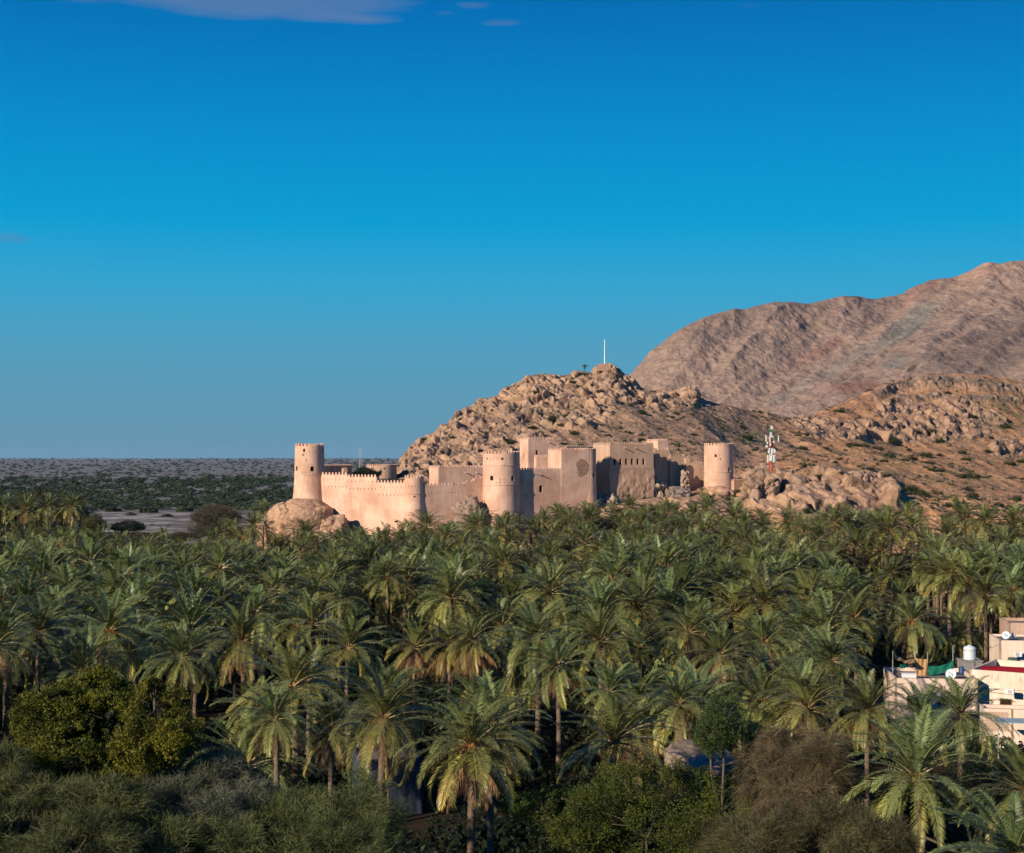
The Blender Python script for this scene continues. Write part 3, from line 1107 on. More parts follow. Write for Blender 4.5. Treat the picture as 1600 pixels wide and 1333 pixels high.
# oval patch where the plaster has fallen: rough stonework ring and infill, set proud of the wall
Mc, uc = bC[1], bC[2]
ncn = Vector((uc.y, -uc.x, 0))


def on_c(px, py):
    k_ = (px - 800) / F
    s = (k_ * Mc.y - Mc.x) / (uc.x - k_ * uc.y)
    p = Mc + uc * s
    return p + UP * Z(py, p.y)


op = on_c(909.5, 730.5)
osc = []
for i in range(28):
    a = 2 * math.pi * i / 28
    q_ = 1 + .10 * math.sin(3 * a + 1) + .07 * math.sin(5 * a) + random.uniform(-.05, .05)
    osc.append((1.45 * math.cos(a) * q_, 1.95 * math.sin(a) * q_))
patch = MB().prism(osc, op + ncn * .012, uc, UP, -ncn, .1)
rng = random.Random(3)
for i in range(130):
    a, q = rng.uniform(0, 2 * math.pi), math.sqrt(rng.random()) * .93
    w0, h0 = rng.uniform(.1, .26), rng.uniform(.08, .17)
    patch.prism([(-w0, -h0), (w0 * .8, -h0 * .8), (w0, h0 * .7), (-w0 * .7, h0)], op + ncn * rng.uniform(.02, .07) + uc * (1.5 * q * math.cos(a)) + UP * (1.95 * q * math.sin(a)), uc, UP, -ncn, .12)
patch.make('bare_stone_patch', M_STONE, bC[0])
xe, ye = pB
tower('rounded corner bastion at the end of the arched window wall', 915.5, ye + 2.4, 15.8, Z(703.5, ye), 8.0,
      [(0, 1.35), (.28, 1.22), (.52, 1.06), (.62, 1.01), (1, 1.0)], mer=.85, windows=((926.5, 742, .5, .95, True),), drop=.6)
YBk = 342.5
bB = block('broad front block with a row of six tall windows', 953.0, 930.0, 1021.0, YBk, Z(694.5, YBk), Z(733, YBk), windows=[(px, 721.5, .62, 1.35, False) for px in (960.5, 969.5, 978.5, 987.5, 996.5, 1005.5)],
           lwindows=((942, 704, .14, .2, False),), rows=((961, 1010, 14.5, 6, .2, .22),), spouts=((975, 700), (992, 700)), mat=M_PLASTERB, mer=.85, depth=8.0)
# the rougher, battered lower wall beneath it
Mb, ub, vb, Lb, Db = bB[1:]
nb_ = Vector((ub.y, -ub.x, 0))
nx_, nz_ = 90, 60
vsb = []
zt_, zb_ = Z(733, YBk), 9.0
for j in range(nz_):
    tz = j / (nz_ - 1)
    z = zb_ + (zt_ - zb_) * tz
    for i in range(nx_):
        tx = i / (nx_ - 1)
        s = -.25 + (Lb + .35) * tx
        s = min(s, Lb + .1 - max(0, (.72 - tz)) * 3.4) if tx > .6 else s
        vsb.append(Mb + ub * s + nb_ * (.12 + (1 - tz) * .9) + UP * z)
vsb = np.array([tuple(v) for v in vsb])
nd = fbm(vsb / 1.8, 4, 61, .6) * .34 + fbm(vsb / .6, 3, 62) * .10
ta = np.repeat(np.linspace(0, 1, nz_), nx_)
vsb += np.array(tuple(nb_))[None] * (nd * (1 - sstep(.93, 1, ta)))[:, None]
fr_ = grid_faces(nz_, nx_)
bk = vsb + np.array(tuple(vb))[None] * 7.5
allv = np.concatenate([vsb, bk])
n0 = nz_ * nx_
af = [tuple(f) for f in fr_] + [tuple(n0 + i for i in f[::-1]) for f in fr_]
idx = np.arange(n0).reshape(nz_, nx_)
for j in range(nz_ - 1):
    af.append((idx[j, 0], idx[j + 1, 0], n0 + idx[j + 1, 0], n0 + idx[j, 0]))
    af.append((idx[j + 1, -1], idx[j, -1], n0 + idx[j, -1], n0 + idx[j + 1, -1]))
for i in range(nx_ - 1):
    af.append((idx[-1, i + 1], idx[-1, i], n0 + idx[-1, i], n0 + idx[-1, i + 1])[::-1])
lw = mk('lower_wall', allv, [tuple(int(q) for q in f) for f in af], M_PLASTER2, fort, True, label='rough brown lower wall beneath the six windows')
try:
    lw.data.set_sharp_from_angle(angle=R(50))
except Exception:
    pass
# ledge course under the six windows
MB().prism([(0, 0), (Lb + .1, 0), (Lb + .1, .16), (0, .16)], Mb + UP * Z(732.5, YBk) + nb_ * .07, ub, UP, -nb_, .2).make('ledge', M_PLASTERB, bB[0])
block('small square turret rising behind the front block', 1028.0, 1009.5, 1044.0, 359.0, Z(689, 359), 17.5, mer=.85, name='square_tower', mat=M_PLASTER)
YL = 357.0
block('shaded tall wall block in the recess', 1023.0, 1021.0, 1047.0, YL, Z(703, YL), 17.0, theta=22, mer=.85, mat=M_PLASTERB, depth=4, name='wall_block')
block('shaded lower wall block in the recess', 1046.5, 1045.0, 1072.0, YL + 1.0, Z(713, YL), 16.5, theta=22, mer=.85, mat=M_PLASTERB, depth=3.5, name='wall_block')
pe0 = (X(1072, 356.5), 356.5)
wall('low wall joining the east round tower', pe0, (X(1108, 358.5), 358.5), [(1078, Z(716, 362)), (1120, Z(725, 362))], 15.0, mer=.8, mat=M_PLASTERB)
tower('round tower at the fort\'s east end standing on pale rock', 1122.6, YT4, 22.6, Z(696, YT4 - 3), 16.0,
      [(0, 1.0), (.35, 1.01), (1, 1.0)], rings=(Z(737, YT4 - 3.3),), windows=((1115.3, 712, .5, .65, True), (1136.5, 734, .7, 1.05, True)), holes=((1123, 717.5, .32, .32),))
# wooden scaffold fixed to that tower
sc_ = MB()
for px in (1098.5, 1102.5):
    sc_.tube([P(px, 729, YT4 + .5), P(px, 697.5, YT4 + .5)], .05, 5)
for py in (700, 705, 710, 715, 720, 725):
    sc_.tube([P(1097, py, YT4 + .45), P(1104.5, py, YT4 + .8)], .045, 5)
sc_.make('scaffold', M_WOOD, fort)
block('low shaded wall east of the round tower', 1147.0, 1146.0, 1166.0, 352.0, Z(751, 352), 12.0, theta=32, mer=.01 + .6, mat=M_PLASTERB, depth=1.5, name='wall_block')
block('square keep tower with a small door high in its face', 825.5, 812.3, 868.0, 351.0, Z(686.5, 351), 17.0, windows=((839, 709, .65, 1.6, False),), lwindows=((818, 713, .4, 1.4, False),), spouts=((857, 691),), mer=.85)
block('narrow annexe in front of the keep tower', 838.0, 836.0, 857.0, 346.0, Z(714.0, 346), 17.0, theta=15, mer=.85, depth=2)
wall('low wall behind the tall block', (X(884, 362.0), 362.0), (X(936, 370.0), 370.0), [(960, Z(699.5, 365))], 17.0, mer=.85, mat=M_PLASTERB)
block('long low house with small square windows west of the great tower', 685.0, 670.5, 757.0, 342.0, Z(731.0, 342), 17.0,
      windows=((697, 756, .7, .3, False), (711, 756, .7, .3, False)), rows=((691, 748, 10.5, 5, .16, .2), (), ) [:1], spouts=((727, 738.5), (744, 738.5)), mer=.85, name='house')
tower('low round brown tower behind the curtain wall', 596.5, 366.0, 23.5, Z(728, 362), 17.0, [(0, 1.0), (1, 1.0)], mat=M_PLASTERB, holes=((603, 732.5, .5, .35),), mer=.7)
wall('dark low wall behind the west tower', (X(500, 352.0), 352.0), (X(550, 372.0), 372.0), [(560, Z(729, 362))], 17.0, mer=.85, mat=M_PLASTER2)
block('small square pillar by the dark low wall', 537.0, 534.5, 543.0, 352.0, Z(733, 352), 18.0, mer=.5, mat=M_PLASTERB, depth=1.4, name='pillar')


# ================================================================ rocks standing free of the hill
def rock_mesh(name, center, size, seed, par=None, cols=((.46, .29, .19), (.36, .235, .165)), res=5, cell=.45, amp=.16, flat_bottom=False):
    import bmesh
    bm = bmesh.new()
    bmesh.ops.create_icosphere(bm, subdivisions=res, radius=1.0)
    V = np.array([v.co[:] for v in bm.verts])
    Fc = [[v.index for v in f.verts] for f in bm.faces]
    bm.free()
    s = np.array(size)
    ss = float(min(s))
    q = V * s
    wv = np.stack([fbm(q / ss * 1.3 + seed, 3, seed + i) for i in range(3)], 1)
    f1, f2, cid = worley((V * s / ss + wv * .5) / (cell * 2.0) + seed * 3.1, seed)
    d = 1 + fbm(V * 1.1 + seed, 3, seed + 7) * .22 + (sstep(0, .22, f2 - f1) - .8) * amp + cid * amp * .7 + fbm(V * s / ss * 4 + seed, 5, seed + 9, .65) * .07
    # squarish shoulders
    d = d + worley.tilt * amp * 1.6
    V2 = np.sign(V) * np.abs(V) ** .80
    V2 = V2 * s * d[:, None] + np.array(center)
    k = np.clip(cid * .6 + fbm(V * 4, 3, seed + 3) * .6 + .3, 0, 1)[:, None]
    col = np.array(cols[0]) * k + np.array(cols[1]) * (1 - k)
    col = col * ((1 - .55 * (1 - sstep(0, .05, f2 - f1))) * (1 + .35 * fbm(V * s * np.array([1.6, 1.6, .35]) + seed, 4, seed + 31)))[:, None]
    o = mk(name, V2 - 0, np.array(Fc), M_ROCK, par, True, col)
    return o


def rock(name, label, center, size, seed, cat='boulder', group=None, **kw):
    o = rock_mesh(name, center, size, seed, **kw)
    me = o.data
    loc = Vector((center[0], center[1], center[2] - size[2]))
    vs = np.empty(len(me.vertices) * 3, np.float32)
    me.vertices.foreach_get('co', vs)
    vs = vs.reshape(-1, 3) - np.array(loc)
    me.vertices.foreach_set('co', vs.astype(np.float32).ravel())
    o.location = loc
    return setp(o, label, cat, group)


def prock(name, label, px0, px1, py0, py1, Y, depth, seed, **kw):
    cx, cyy = (px0 + px1) / 2, (py0 + py1) / 2
    c_ = P(cx, cyy, Y)
    return rock(name, label, tuple(c_), ((px1 - px0) / 2 * Y / F / .98, depth, (py1 - py0) / 2 * Y / F / .98), seed, **kw)


prock('boulder', 'huge smooth tan boulder carrying the slender west tower', 421, 533, 783, 880, 335.5, 7.5, 3, res=7, cell=1.2, amp=.08, cols=((.50, .32, .205), (.42, .26, .17)))
prock('boulder', 'broken pale boulder leaning on the foot of the west boulder', 505, 543, 806, 850, 329, 3.0, 5, res=5, cell=.6, amp=.2)
prock('boulder', 'grey craggy rock rising in front of the dull curtain wall', 713, 756, 784, 835, 326.0, 1.6, 8, cell=.5, amp=.26, cols=((.36, .26, .20), (.26, .19, .15)))
prock('boulder', 'pale rock platform under the east round tower', 1087, 1156, 763, 805, 354, 5.5, 12, res=6, cell=.8, amp=.12, cols=((.52, .33, .215), (.44, .27, .18)))
prock('boulder', 'jagged pale rock at the foot of the front block', 1003, 1037, 752, 786, 350, 2.2, 14, cell=.42, amp=.34, cols=((.48, .35, .26), (.40, .27, .19)))
prock('boulder', 'small upright rock below the turret by the shaded recess', 1064, 1076, 738, 763, 353.5, 1.3, 15, cell=.4, amp=.3, cols=((.48, .35, .26), (.40, .27, .19)))
prock('boulder', 'low white streaked rock in the shade between the blocks', 1035, 1080, 764, 800, 349, 3.0, 16, cell=.45, amp=.3, cols=((.30, .24, .20), (.2, .15, .13)))
prock('boulder', 'jumbled pale rocks beside the rounded corner bastion', 929, 962, 777, 812, 342.0, 1.6, 18, cell=.3, amp=.38, cols=((.48, .36, .28), (.36, .25, .19)))
prock('boulder', 'long pale ledge of rock just above the palms', 1030, 1095, 783, 815, 343, 3.0, 19, cell=.6, amp=.25)
prock('boulder', 'big round rock east of the wall that touches the palms', 1160, 1212, 745, 812, 352, 5.0, 21, res=6, cell=.5, amp=.26, cols=((.39, .255, .175), (.27, .19, .145)))
prock('boulder', 'second big round rock below the telecom mast', 1205, 1262, 748, 808, 355, 5.0, 22, res=6, cell=.5, amp=.26, cols=((.39, .255, .175), (.27, .19, .145)))
prock('boulder', 'split cliff rock right of the telecom mast', 1262, 1318, 745, 806, 357, 4.5, 23, res=6, cell=.5, amp=.26, cols=((.39, .255, .175), (.27, .19, .145)))
prock('boulder', 'tall creased cliff rock above the skyline palms', 1315, 1356, 744, 800, 358, 4.5, 24, res=6, cell=.5, amp=.26, cols=((.39, .255, .175), (.27, .19, .145)))
prock('boulder', 'last cliff rock before the open shrubby slope', 1352, 1394, 748, 798, 359, 4.5, 25, res=6, cell=.5, amp=.26, cols=((.39, .255, .175), (.27, .19, .145)))

# ================================================================ hill top wall and flagpole
M_WHITE = mat_simple('white paint', (.78, .78, .76), .5, .4, noise=.05)
M_STEEL = mat_simple('galvanised steel', (.42, .42, .42), .5, .5, noise=.1)
M_RED = mat_simple('red paint', (.42, .05, .03), .5, .3, noise=.1)
M_GREENP = mat_simple('green net', (.01, .13, .085), .8, .1, noise=.15, scale=2)
hp = hill_at(945, 577)
base_z = Z(569, hp.y)
fl = thing('flagpole', 'tall thin white flagpole on the hill summit', 'flagpole', (X(945, hp.y), hp.y, base_z - 2))
xx0 = X(945, hp.y)
MB().tube([(xx0, hp.y, base_z - 2.5), (xx0, hp.y, Z(532, hp.y))], [.21, .13], 10).make('pole', M_WHITE, fl)
MB().lathe((xx0, hp.y, 0), [(.02, Z(532, hp.y) - .1), (.2, Z(532, hp.y) + .02), (.2, Z(532, hp.y) + .15), (.02, Z(532, hp.y) + .3)], 10).make('finial', M_WHITE, fl)
sw = thing('stone_wall', 'low stone parapet around the foot of the summit flagpole', 'wall', (X(942, hp.y), hp.y - 1.0, base_z - 2))
mb = MB()
rng = random.Random(9)
for row in range(5):
    x_ = X(933, hp.y)
    while x_ < X(953, hp.y):
        wd = rng.uniform(.35, .7)
        mb.box((x_ + wd / 2, hp.y - 1.2 + rng.uniform(-.06, .06), base_z - 1.9 + row * .42), (wd - .04, .6, .39), rng.uniform(-.05, .05))
        x_ += wd
mb.make('masonry', mat_simple('summit masonry', (.42, .27, .19), noise=.4, scale=2, bump=.5), sw)

# ================================================================ telecom mast
tp = hill_at(1204, 742)
ty = tp.y - 1.0
mast = thing('telecom_mast', 'red and white lattice telecom mast hung with white antennas on the rocks', 'telecom mast', (X(1204.5, ty), ty, Z(748, ty)))
mx_ = X(1204.5, ty)


def lattice(z0, z1, w0, w1, n, mat, nm):
    mb = MB()
    for sx in (-1, 1):
        for sy in (-1, 1):
            mb.tube([(mx_ + sx * w0, ty + sy * w0, z0), (mx_ + sx * w1, ty + sy * w1, z1)], .055, 4)
    for k_ in range(n):
        za, zb = z0 + (z1 - z0) * k_ / n, z0 + (z1 - z0) * (k_ + 1) / n
        wa, wb = w0 + (w1 - w0) * k_ / n, w0 + (w1 - w0) * (k_ + 1) / n
        for s in (-1, 1):
            mb.tube([(mx_ - wa, ty + s * wa, za), (mx_ + wb, ty + s * wb, zb)], .035, 3)
            mb.tube([(mx_ + wa, ty + s * wa, za), (mx_ - wb, ty + s * wb, zb)], .035, 3)
            mb.tube([(mx_ + s * wa, ty - wa, za), (mx_ + s * wb, ty + wb, zb)], .035, 3)
            mb.tube([(mx_ - wa, ty + s * wa, za), (mx_ + wa, ty + s * wa, za)], .035, 3)
    return mb.make(nm, mat, mast)


lattice(Z(750, ty), Z(721, ty), .5, .42, 5, M_RED, 'mast_section')
lattice(Z(721, ty), Z(700, ty), .42, .36, 5, M_WHITE, 'mast_section')
lattice(Z(700, ty), Z(684, ty), .36, .30, 4, M_RED, 'mast_section')
lattice(Z(684, ty), Z(672, ty), .22, .15, 3, M_WHITE, 'mast_section')
MB().tube([(mx_, ty, Z(672, ty)), (mx_, ty, Z(664, ty))], .06, 5).make('spire', M_WHITE, mast)
MB().box((mx_ + .1, ty, Z(673, ty)), (.7, .5, .7)).make('lamp_box', mat_simple('green box', (.05, .2, .06), noise=.1), mast)
ants = []
for (px, py0, py1, dyy, wd) in ((1196.5, 680, 690, -.3, .22), (1202, 681, 692, -.9, .22), (1207, 681, 684, -.7, .2), (1216.5, 681, 690, .2, .22), (1208, 689, 692, -.9, .26), (1198, 690, 694, -.8, .22), (1197, 696, 699, -.7, .5),
                               (1201, 700, 706, -.8, .25), (1204.5, 701, 711, -1.0, .28), (1208.5, 701, 708, -.8, .26), (1200, 704, 708, -.9, .4), (1210, 703, 706, -.7, .4), (1207.5, 711, 722, -.8, .5), (1198.7, 711, 722, -.6, .24),
                               (1210.7, 711, 722, -.5, .24), (1203.5, 712, 720, -1.05, .5), (1206, 666, 671, -.3, .3), (1202.5, 693, 697, -.9, .3)):
    mb = MB().box((X(px, ty), ty + dyy, Z((py0 + py1) / 2, ty)), (wd, .16, (py1 - py0) * ty / F))
    mb.tube([(X(px, ty), ty + dyy, Z((py0 + py1) / 2, ty)), (mx_, ty, Z((py0 + py1) / 2, ty))], .04, 4)
    mb.make('antenna', M_WHITE, mast)

# ================================================================ small things near the fort
for (px, py0, py1, Yp, lab) in ((459.5, 824, 858, 316, 'rusty brown pole before the west boulder'), (468.5, 828, 858, 315, 'slim white street lamp before the west boulder')):
    zb = 3.0
    white = 'lamp' in lab
    o = thing('street_lamp' if white else 'utility_pole', lab, 'street lamp' if white else 'pole', (X(px, Yp), Yp, zb))
    MB().tube([(X(px, Yp), Yp, zb - 1), (X(px, Yp), Yp, Z(py0, Yp))], [.14, .10], 8).make('pole', M_WHITE if white else mat_simple('rust', (.16, .07, .04), noise=.4, scale=3), o)
    if white:
        MB().box((X(px, Yp) - .35, Yp, Z(py0, Yp) + .05), (.9, .25, .12)).make('lamp_head', M_STEEL, o)
        MB().box((X(px, Yp) + .35, Yp, Z(py0, Yp) + .05), (.5, .25, .12)).make('lamp_head', M_STEEL, o)
    else:
        MB().box((X(px, Yp), Yp, Z(py0, Yp) - .5), (.9, .12, .12)).make('cross_bar', M_WOOD, o)
hut = thing('hut', 'small white flat roofed hut at the foot of the hill behind the palms', 'hut', (X(1243, 338), 338, 10))
MB().box((X(1244, 338), 339.5, 11.6 + .0), (3.8, 3.4, 3.9)).make('wall', M_WHITE, hut)
MB().box((X(1244, 338), 339.5, 13.62), (4.1, 3.7, .12)).make('roof', mat_simple('pale blue roof', (.45, .60, .66), noise=.1), hut)
MB().box((X(1240, 338), 337.77, 11.2), (.8, .06, 1.9)).make('door', M_WOOD, hut)
MB().box((X(1250, 338), 337.77, 12.2), (.7, .06, .7)).make('window', M_WOOD, hut)
py_ = thing('power_pylon', 'faint lattice power pylon far out on the desert plain', 'pylon', (X(563.5, 3000), 3000, 0))
mb = MB()
for s in (-1, 1):
    for q in (-1, 1):
        mb.tube([(X(563.5, 3000) + s * 3, 3000 + q * 3, 0), (X(563.5, 3000) + s * .6, 3000 + q * .6, 46)], .3, 4)
for k_ in range(9):
    wq = 3 - 2.4 * k_ / 9
    for s in (-1, 1):
        mb.tube([(X(563.5, 3000) - s * wq, 3000 - wq, k_ * 5.1), (X(563.5, 3000) + s * (wq - .25), 3000 - wq, k_ * 5.1 + 5)], .16, 3)
mb.make('lattice', M_STEEL, py_)
mb = MB()
for z in (30, 36, 42):
    mb.box((X(563.5, 3000), 3000, z), (11, .5, .5))
mb.make('cross_arms', M_STEEL, py_)
# ================================================================ foliage tools
def mat_leaf(name, transl=.25, rough=.55, spec=.25):
    m_ = bpy.data.materials.new(name)
    m_.use_nodes = True
    t = NT(m_.node_tree)
    at = t.n('ShaderNodeAttribute', attribute_name='tint')
    oi = t.n('ShaderNodeObjectInfo')
    geo = t.n('ShaderNodeNewGeometry')
    nz = t.n('ShaderNodeTexNoise', i_Scale=.35, i_Detail=2.0)
    t.l(geo.outputs['Position'], nz.inputs['Vector'])
    f = t.m('MULTIPLY', t.m('MULTIPLY_ADD', t.m('FRACT', t.m('MULTIPLY', oi.outputs['Random'], 7.3)), .5, .72), t.m('MULTIPLY_ADD', nz.outputs[0], .8, .6))
    sc = t.n('ShaderNodeVectorMath', operation='SCALE')
    hue = t.mix(oi.outputs['Random'], (1.08, 1.0, .90), (.86, 1.0, 1.05))
    t.l(t.mix(1.0, at.outputs['Color'], hue, 'MULTIPLY'), sc.inputs[0])
    t.l(f, sc.inputs['Scale'])
    bs = t.n('ShaderNodeBsdfPrincipled')
    bs.inputs['Roughness'].default_value = rough
    bs.inputs['Specular IOR Level'].default_value = spec
    t.l(sc.outputs[0], bs.inputs['Base Color'])
    tr = t.n('ShaderNodeBsdfTranslucent')
    t.l(sc.outputs[0], tr.inputs[0])
    mx = t.n('ShaderNodeMixShader')
    mx.inputs[0].default_value = transl
    t.l(bs.outputs[0], mx.inputs[1])
    t.l(tr.outputs[0], mx.inputs[2])
    out = t.n('ShaderNodeOutputMaterial')
    t.l(mx.outputs[0], out.inputs[0])
    return m_


M_FROND = mat_leaf('palm frond', .06, .40, .42)
M_DEADF = mat_leaf('dry palm frond', .10, .8, .1)
M_LEAF = mat_leaf('tree leaf', .22, .6, .2)
M_TRUNK = mat_simple('palm trunk', (.17, .125, .09), noise=.6, scale=5, bump=.8)
M_BARK = mat_simple('grey bark', (.12, .095, .07), noise=.4, scale=4, bump=.5)


def frond(rs_, az, e0, droop, L, nl, wl, age, dead=False, base=(0, 0, 0), width=1.0, low=False):
    """arrays for one pinnate leaf: quads for leaflets and a rachis strip; returns V, F, col"""
    K = 14
    s = np.linspace(0, 1, K + 1)
    ang = e0 - droop * s ** 1.35
    ds = L / K
    am = (ang[1:] + ang[:-1]) / 2
    r_ = np.concatenate([[0], np.cumsum(np.cos(am) * ds)])
    z = np.concatenate([[0], np.cumsum(np.sin(am) * ds)])
    side = rs_.uniform(-.12, .12) * L * s ** 2
    pr = np.stack([r_, side, z], 1)
    # leaflets
    q = np.linspace(.14 if not low else .2, .995, nl)
    q = np.concatenate([q, q])
    sg = np.concatenate([np.ones(nl), -np.ones(nl)])
    pb = np.stack([np.interp(q, s, pr[:, i]) for i in range(3)], 1)
    aq = np.interp(q, s, ang)
    t_ = np.stack([np.cos(aq), np.zeros_like(aq), np.sin(aq)], 1)
    up = np.stack([-np.sin(aq), np.zeros_like(aq), np.cos(aq)], 1)
    sd = np.stack([np.zeros_like(aq), np.ones_like(aq), np.zeros_like(aq)], 1)
    ll = .60 * width * np.clip(np.sin(np.pi * (q * .86 + .12)) ** .55, .25, 1) * rs_.uniform(.8, 1.12, 2 * nl)
    fwd = .36 + .66 * q + rs_.uniform(-.12, .12, 2 * nl)
    vsh = rs_.uniform(.15, .75, 2 * nl) if not dead else rs_.uniform(-.5, .1, 2 * nl)
    d = t_ * fwd[:, None] + sd * sg[:, None] + up * vsh[:, None]
    d /= np.linalg.norm(d, axis=1, keepdims=True)
    grav = np.array([0, 0, -1.0]) * (ll * (.16 + .25 * age + (.7 if dead else 0)))[:, None]
    w2 = t_ * (wl / 2)
    mid = pb + d * (ll * .5)[:, None] + grav * .3
    tip = pb + d * ll[:, None] + grav
    V = np.stack([pb, mid + w2, tip, mid - w2], 1).reshape(-1, 3)
    Fq = np.arange(len(V)).reshape(-1, 4)
    # rachis: flat strip seen from above and a keel
    rw = np.interp(s, [0, .08, .3, 1], [.10, .07, .035, .010]) * (1.0 if not low else 1.4)
    a = pr + np.stack([0 * s, rw, 0 * s], 1)
    b = pr - np.stack([0 * s, rw, 0 * s], 1)
    c_ = pr - np.stack([-np.sin(ang) * rw, 0 * s, np.cos(ang) * rw], 1)
    n0 = len(V)
    V = np.concatenate([V, a, b, c_])
    i = np.arange(K)
    m1 = K + 1
    Fr = np.concatenate([np.stack([n0 + i, n0 + i + 1, n0 + m1 + i + 1, n0 + m1 + i], 1),
                         np.stack([n0 + i, n0 + i + 1, n0 + 2 * m1 + i + 1, n0 + 2 * m1 + i], 1),
                         np.stack([n0 + m1 + i, n0 + m1 + i + 1, n0 + 2 * m1 + i + 1, n0 + 2 * m1 + i], 1)])
    Fq = np.concatenate([Fq, Fr])
    # colour
    young = np.array([.130, .165, .058])
    matu = np.array([.250, .262, .072])
    old = np.array([.46, .36, .085])
    dry = np.array([.33, .20, .11])
    base_c = young * (1 - age) + matu * age
    if dead:
        base_c = dry * rs_.uniform(.6, 1.25)
        tipc = base_c
    else:
        tipc = base_c * 1.15 * (1 - sstep(.72, 1.02, np.array(age))) + old * sstep(.72, 1.02, np.array(age))
    lr = rs_.uniform(.78, 1.22, 2 * nl)
    cq = base_c[None] * (1 - q[:, None] ** 1.5) + tipc[None] * q[:, None] ** 1.5
    cq = cq * lr[:, None] * rs_.uniform(.7, 1.3)
    colr = np.repeat(cq, 4, 0)
    rc = np.array([.22, .19, .085]) if not dead else dry * .8
    rcs = rc[None] * (1 - .3 * s[:, None])
    if not dead:
        k = np.exp(-s / .05)[:, None]
        rcs = rcs * (1 - k) + np.array([.33, .17, .07]) * k
    colr = np.concatenate([colr, rcs, rcs, rcs])
    # twist about the rachis base, then turn to azimuth
    ca, sa = math.cos(az), math.sin(az)
    x, y_ = V[:, 0] + .12, V[:, 1]
    V = np.stack([x * ca - y_ * sa + base[0], x * sa + y_ * ca + base[1], V[:, 2] + base[2]], 1)
    return V, Fq, colr


def join(parts):
    Vs, Fs, Cs, n = [], [], [], 0
    for V, Fq, c_ in parts:
        Vs.append(V)
        Fs.append(Fq + n)
        Cs.append(c_)
        n += len(V)
    return np.concatenate(Vs), np.concatenate(Fs), np.concatenate(Cs)


def crown(seed, nf, nl, wl, spread=1.0, low=False, shape=0):
    rs_ = np.random.RandomState(seed)
    parts = []
    hang = (.95, 1.25, .65, .8, 1.1, .9)[shape % 6]
    lean = rs_.uniform(0, 2 * math.pi)
    for i in range(nf):
        a = (i + .5) / nf
        age = a
        az = i * 2.39996 + rs_.uniform(-.3, .3)
        e0 = R(80) - (R(80) + R(26) * hang) * a ** .88 + rs_.uniform(-.18, .18)
        droop = R(38 + 36 * min(1, a * 1.2) + rs_.uniform(-20, 24)) * (.7 + .35 * hang)
        L = (3.15 + 1.15 * min(1, a * 2.6)) * rs_.uniform(.84, 1.1) * spread
        e0 += .10 * math.cos(az - lean)
        if rs_.rand() < .06:
            continue
        parts.append(frond(rs_, az, e0, droop, L, nl, wl, age, False, (0, 0, .25 - .5 * a), 1.0 + (.25 if low else 0), low))
    return join(parts)


def skirt(seed, n, nl, wl, L=2.6):
    rs_ = np.random.RandomState(seed + 900)
    parts = []
    for i in range(n):
        az = i * 2.39996 + rs_.uniform(-.4, .4)
        parts.append(frond(rs_, az, R(rs_.uniform(-50, -8)), R(rs_.uniform(35, 70)), L * rs_.uniform(.7, 1.15), nl, wl, 1.0, True, (0, 0, -.45 - .5 * rs_.rand()), .8))
    return join(parts)


def stalks(seed):
    rs_ = np.random.RandomState(seed + 500)
    V, Fq, n = [], [], 0
    for i in range(34):
        az = rs_.uniform(0, 6.283)
        e0, L = R(rs_.uniform(10, 60)), rs_.uniform(.5, 1.1)
        pts = []
        r_, z = .15, .0
        for k_ in range(6):
            pts.append((r_ * math.cos(az), r_ * math.sin(az), z))
            e = e0 - k_ * R(24)
            r_ += math.cos(e) * L / 5
            z += math.sin(e) * L / 5
        pts = np.array(pts)
        wv = np.array([-math.sin(az), math.cos(az), 0]) * .025
        V += [pts + wv, pts - wv]
        for k_ in range(5):
            Fq.append((n + k_, n + k_ + 1, n + 6 + k_ + 1, n + 6 + k_))
        n += 12
    V = np.concatenate(V)
    return V, np.array(Fq), np.ones((len(V), 3)) * np.array([.42, .19, .06])


def trunk_mesh(seed, H, r0=.24, r1=.19, seg=26, sides=12):
    rs_ = np.random.RandomState(seed + 300)
    bx, by = rs_.uniform(-.5, .5, 2)
    V = []
    for i in range(seg * 2 + 1):
        tt = i / (seg * 2)
        z = -H * (1 - tt)
        rr = (r0 * (1 - tt) + r1 * tt) * (1.28 if tt < .05 else 1) * (1.22 if tt > .93 else 1)
        rr *= 1 + (.10 if i % 2 else -.06)
        cx, cy = bx * (1 - tt) * tt * 2.2 + bx * .3 * (1 - tt), by * (1 - tt) * tt * 2.2 + by * .3 * (1 - tt)
        for k_ in range(sides):
            a = 2 * math.pi * (k_ + .5 * (i % 2)) / sides
            q = rr * (1 + rs_.uniform(-.07, .07))
            V.append((cx + q * math.cos(a), cy + q * math.sin(a), z))
    Fq = []
    for i in range(seg * 2):
        for k_ in range(sides):
            k2 = (k_ + 1) % sides
            Fq.append((i * sides + k_, i * sides + k2, (i + 1) * sides + k2, (i + 1) * sides + k_))
    return np.array(V), np.array(Fq)


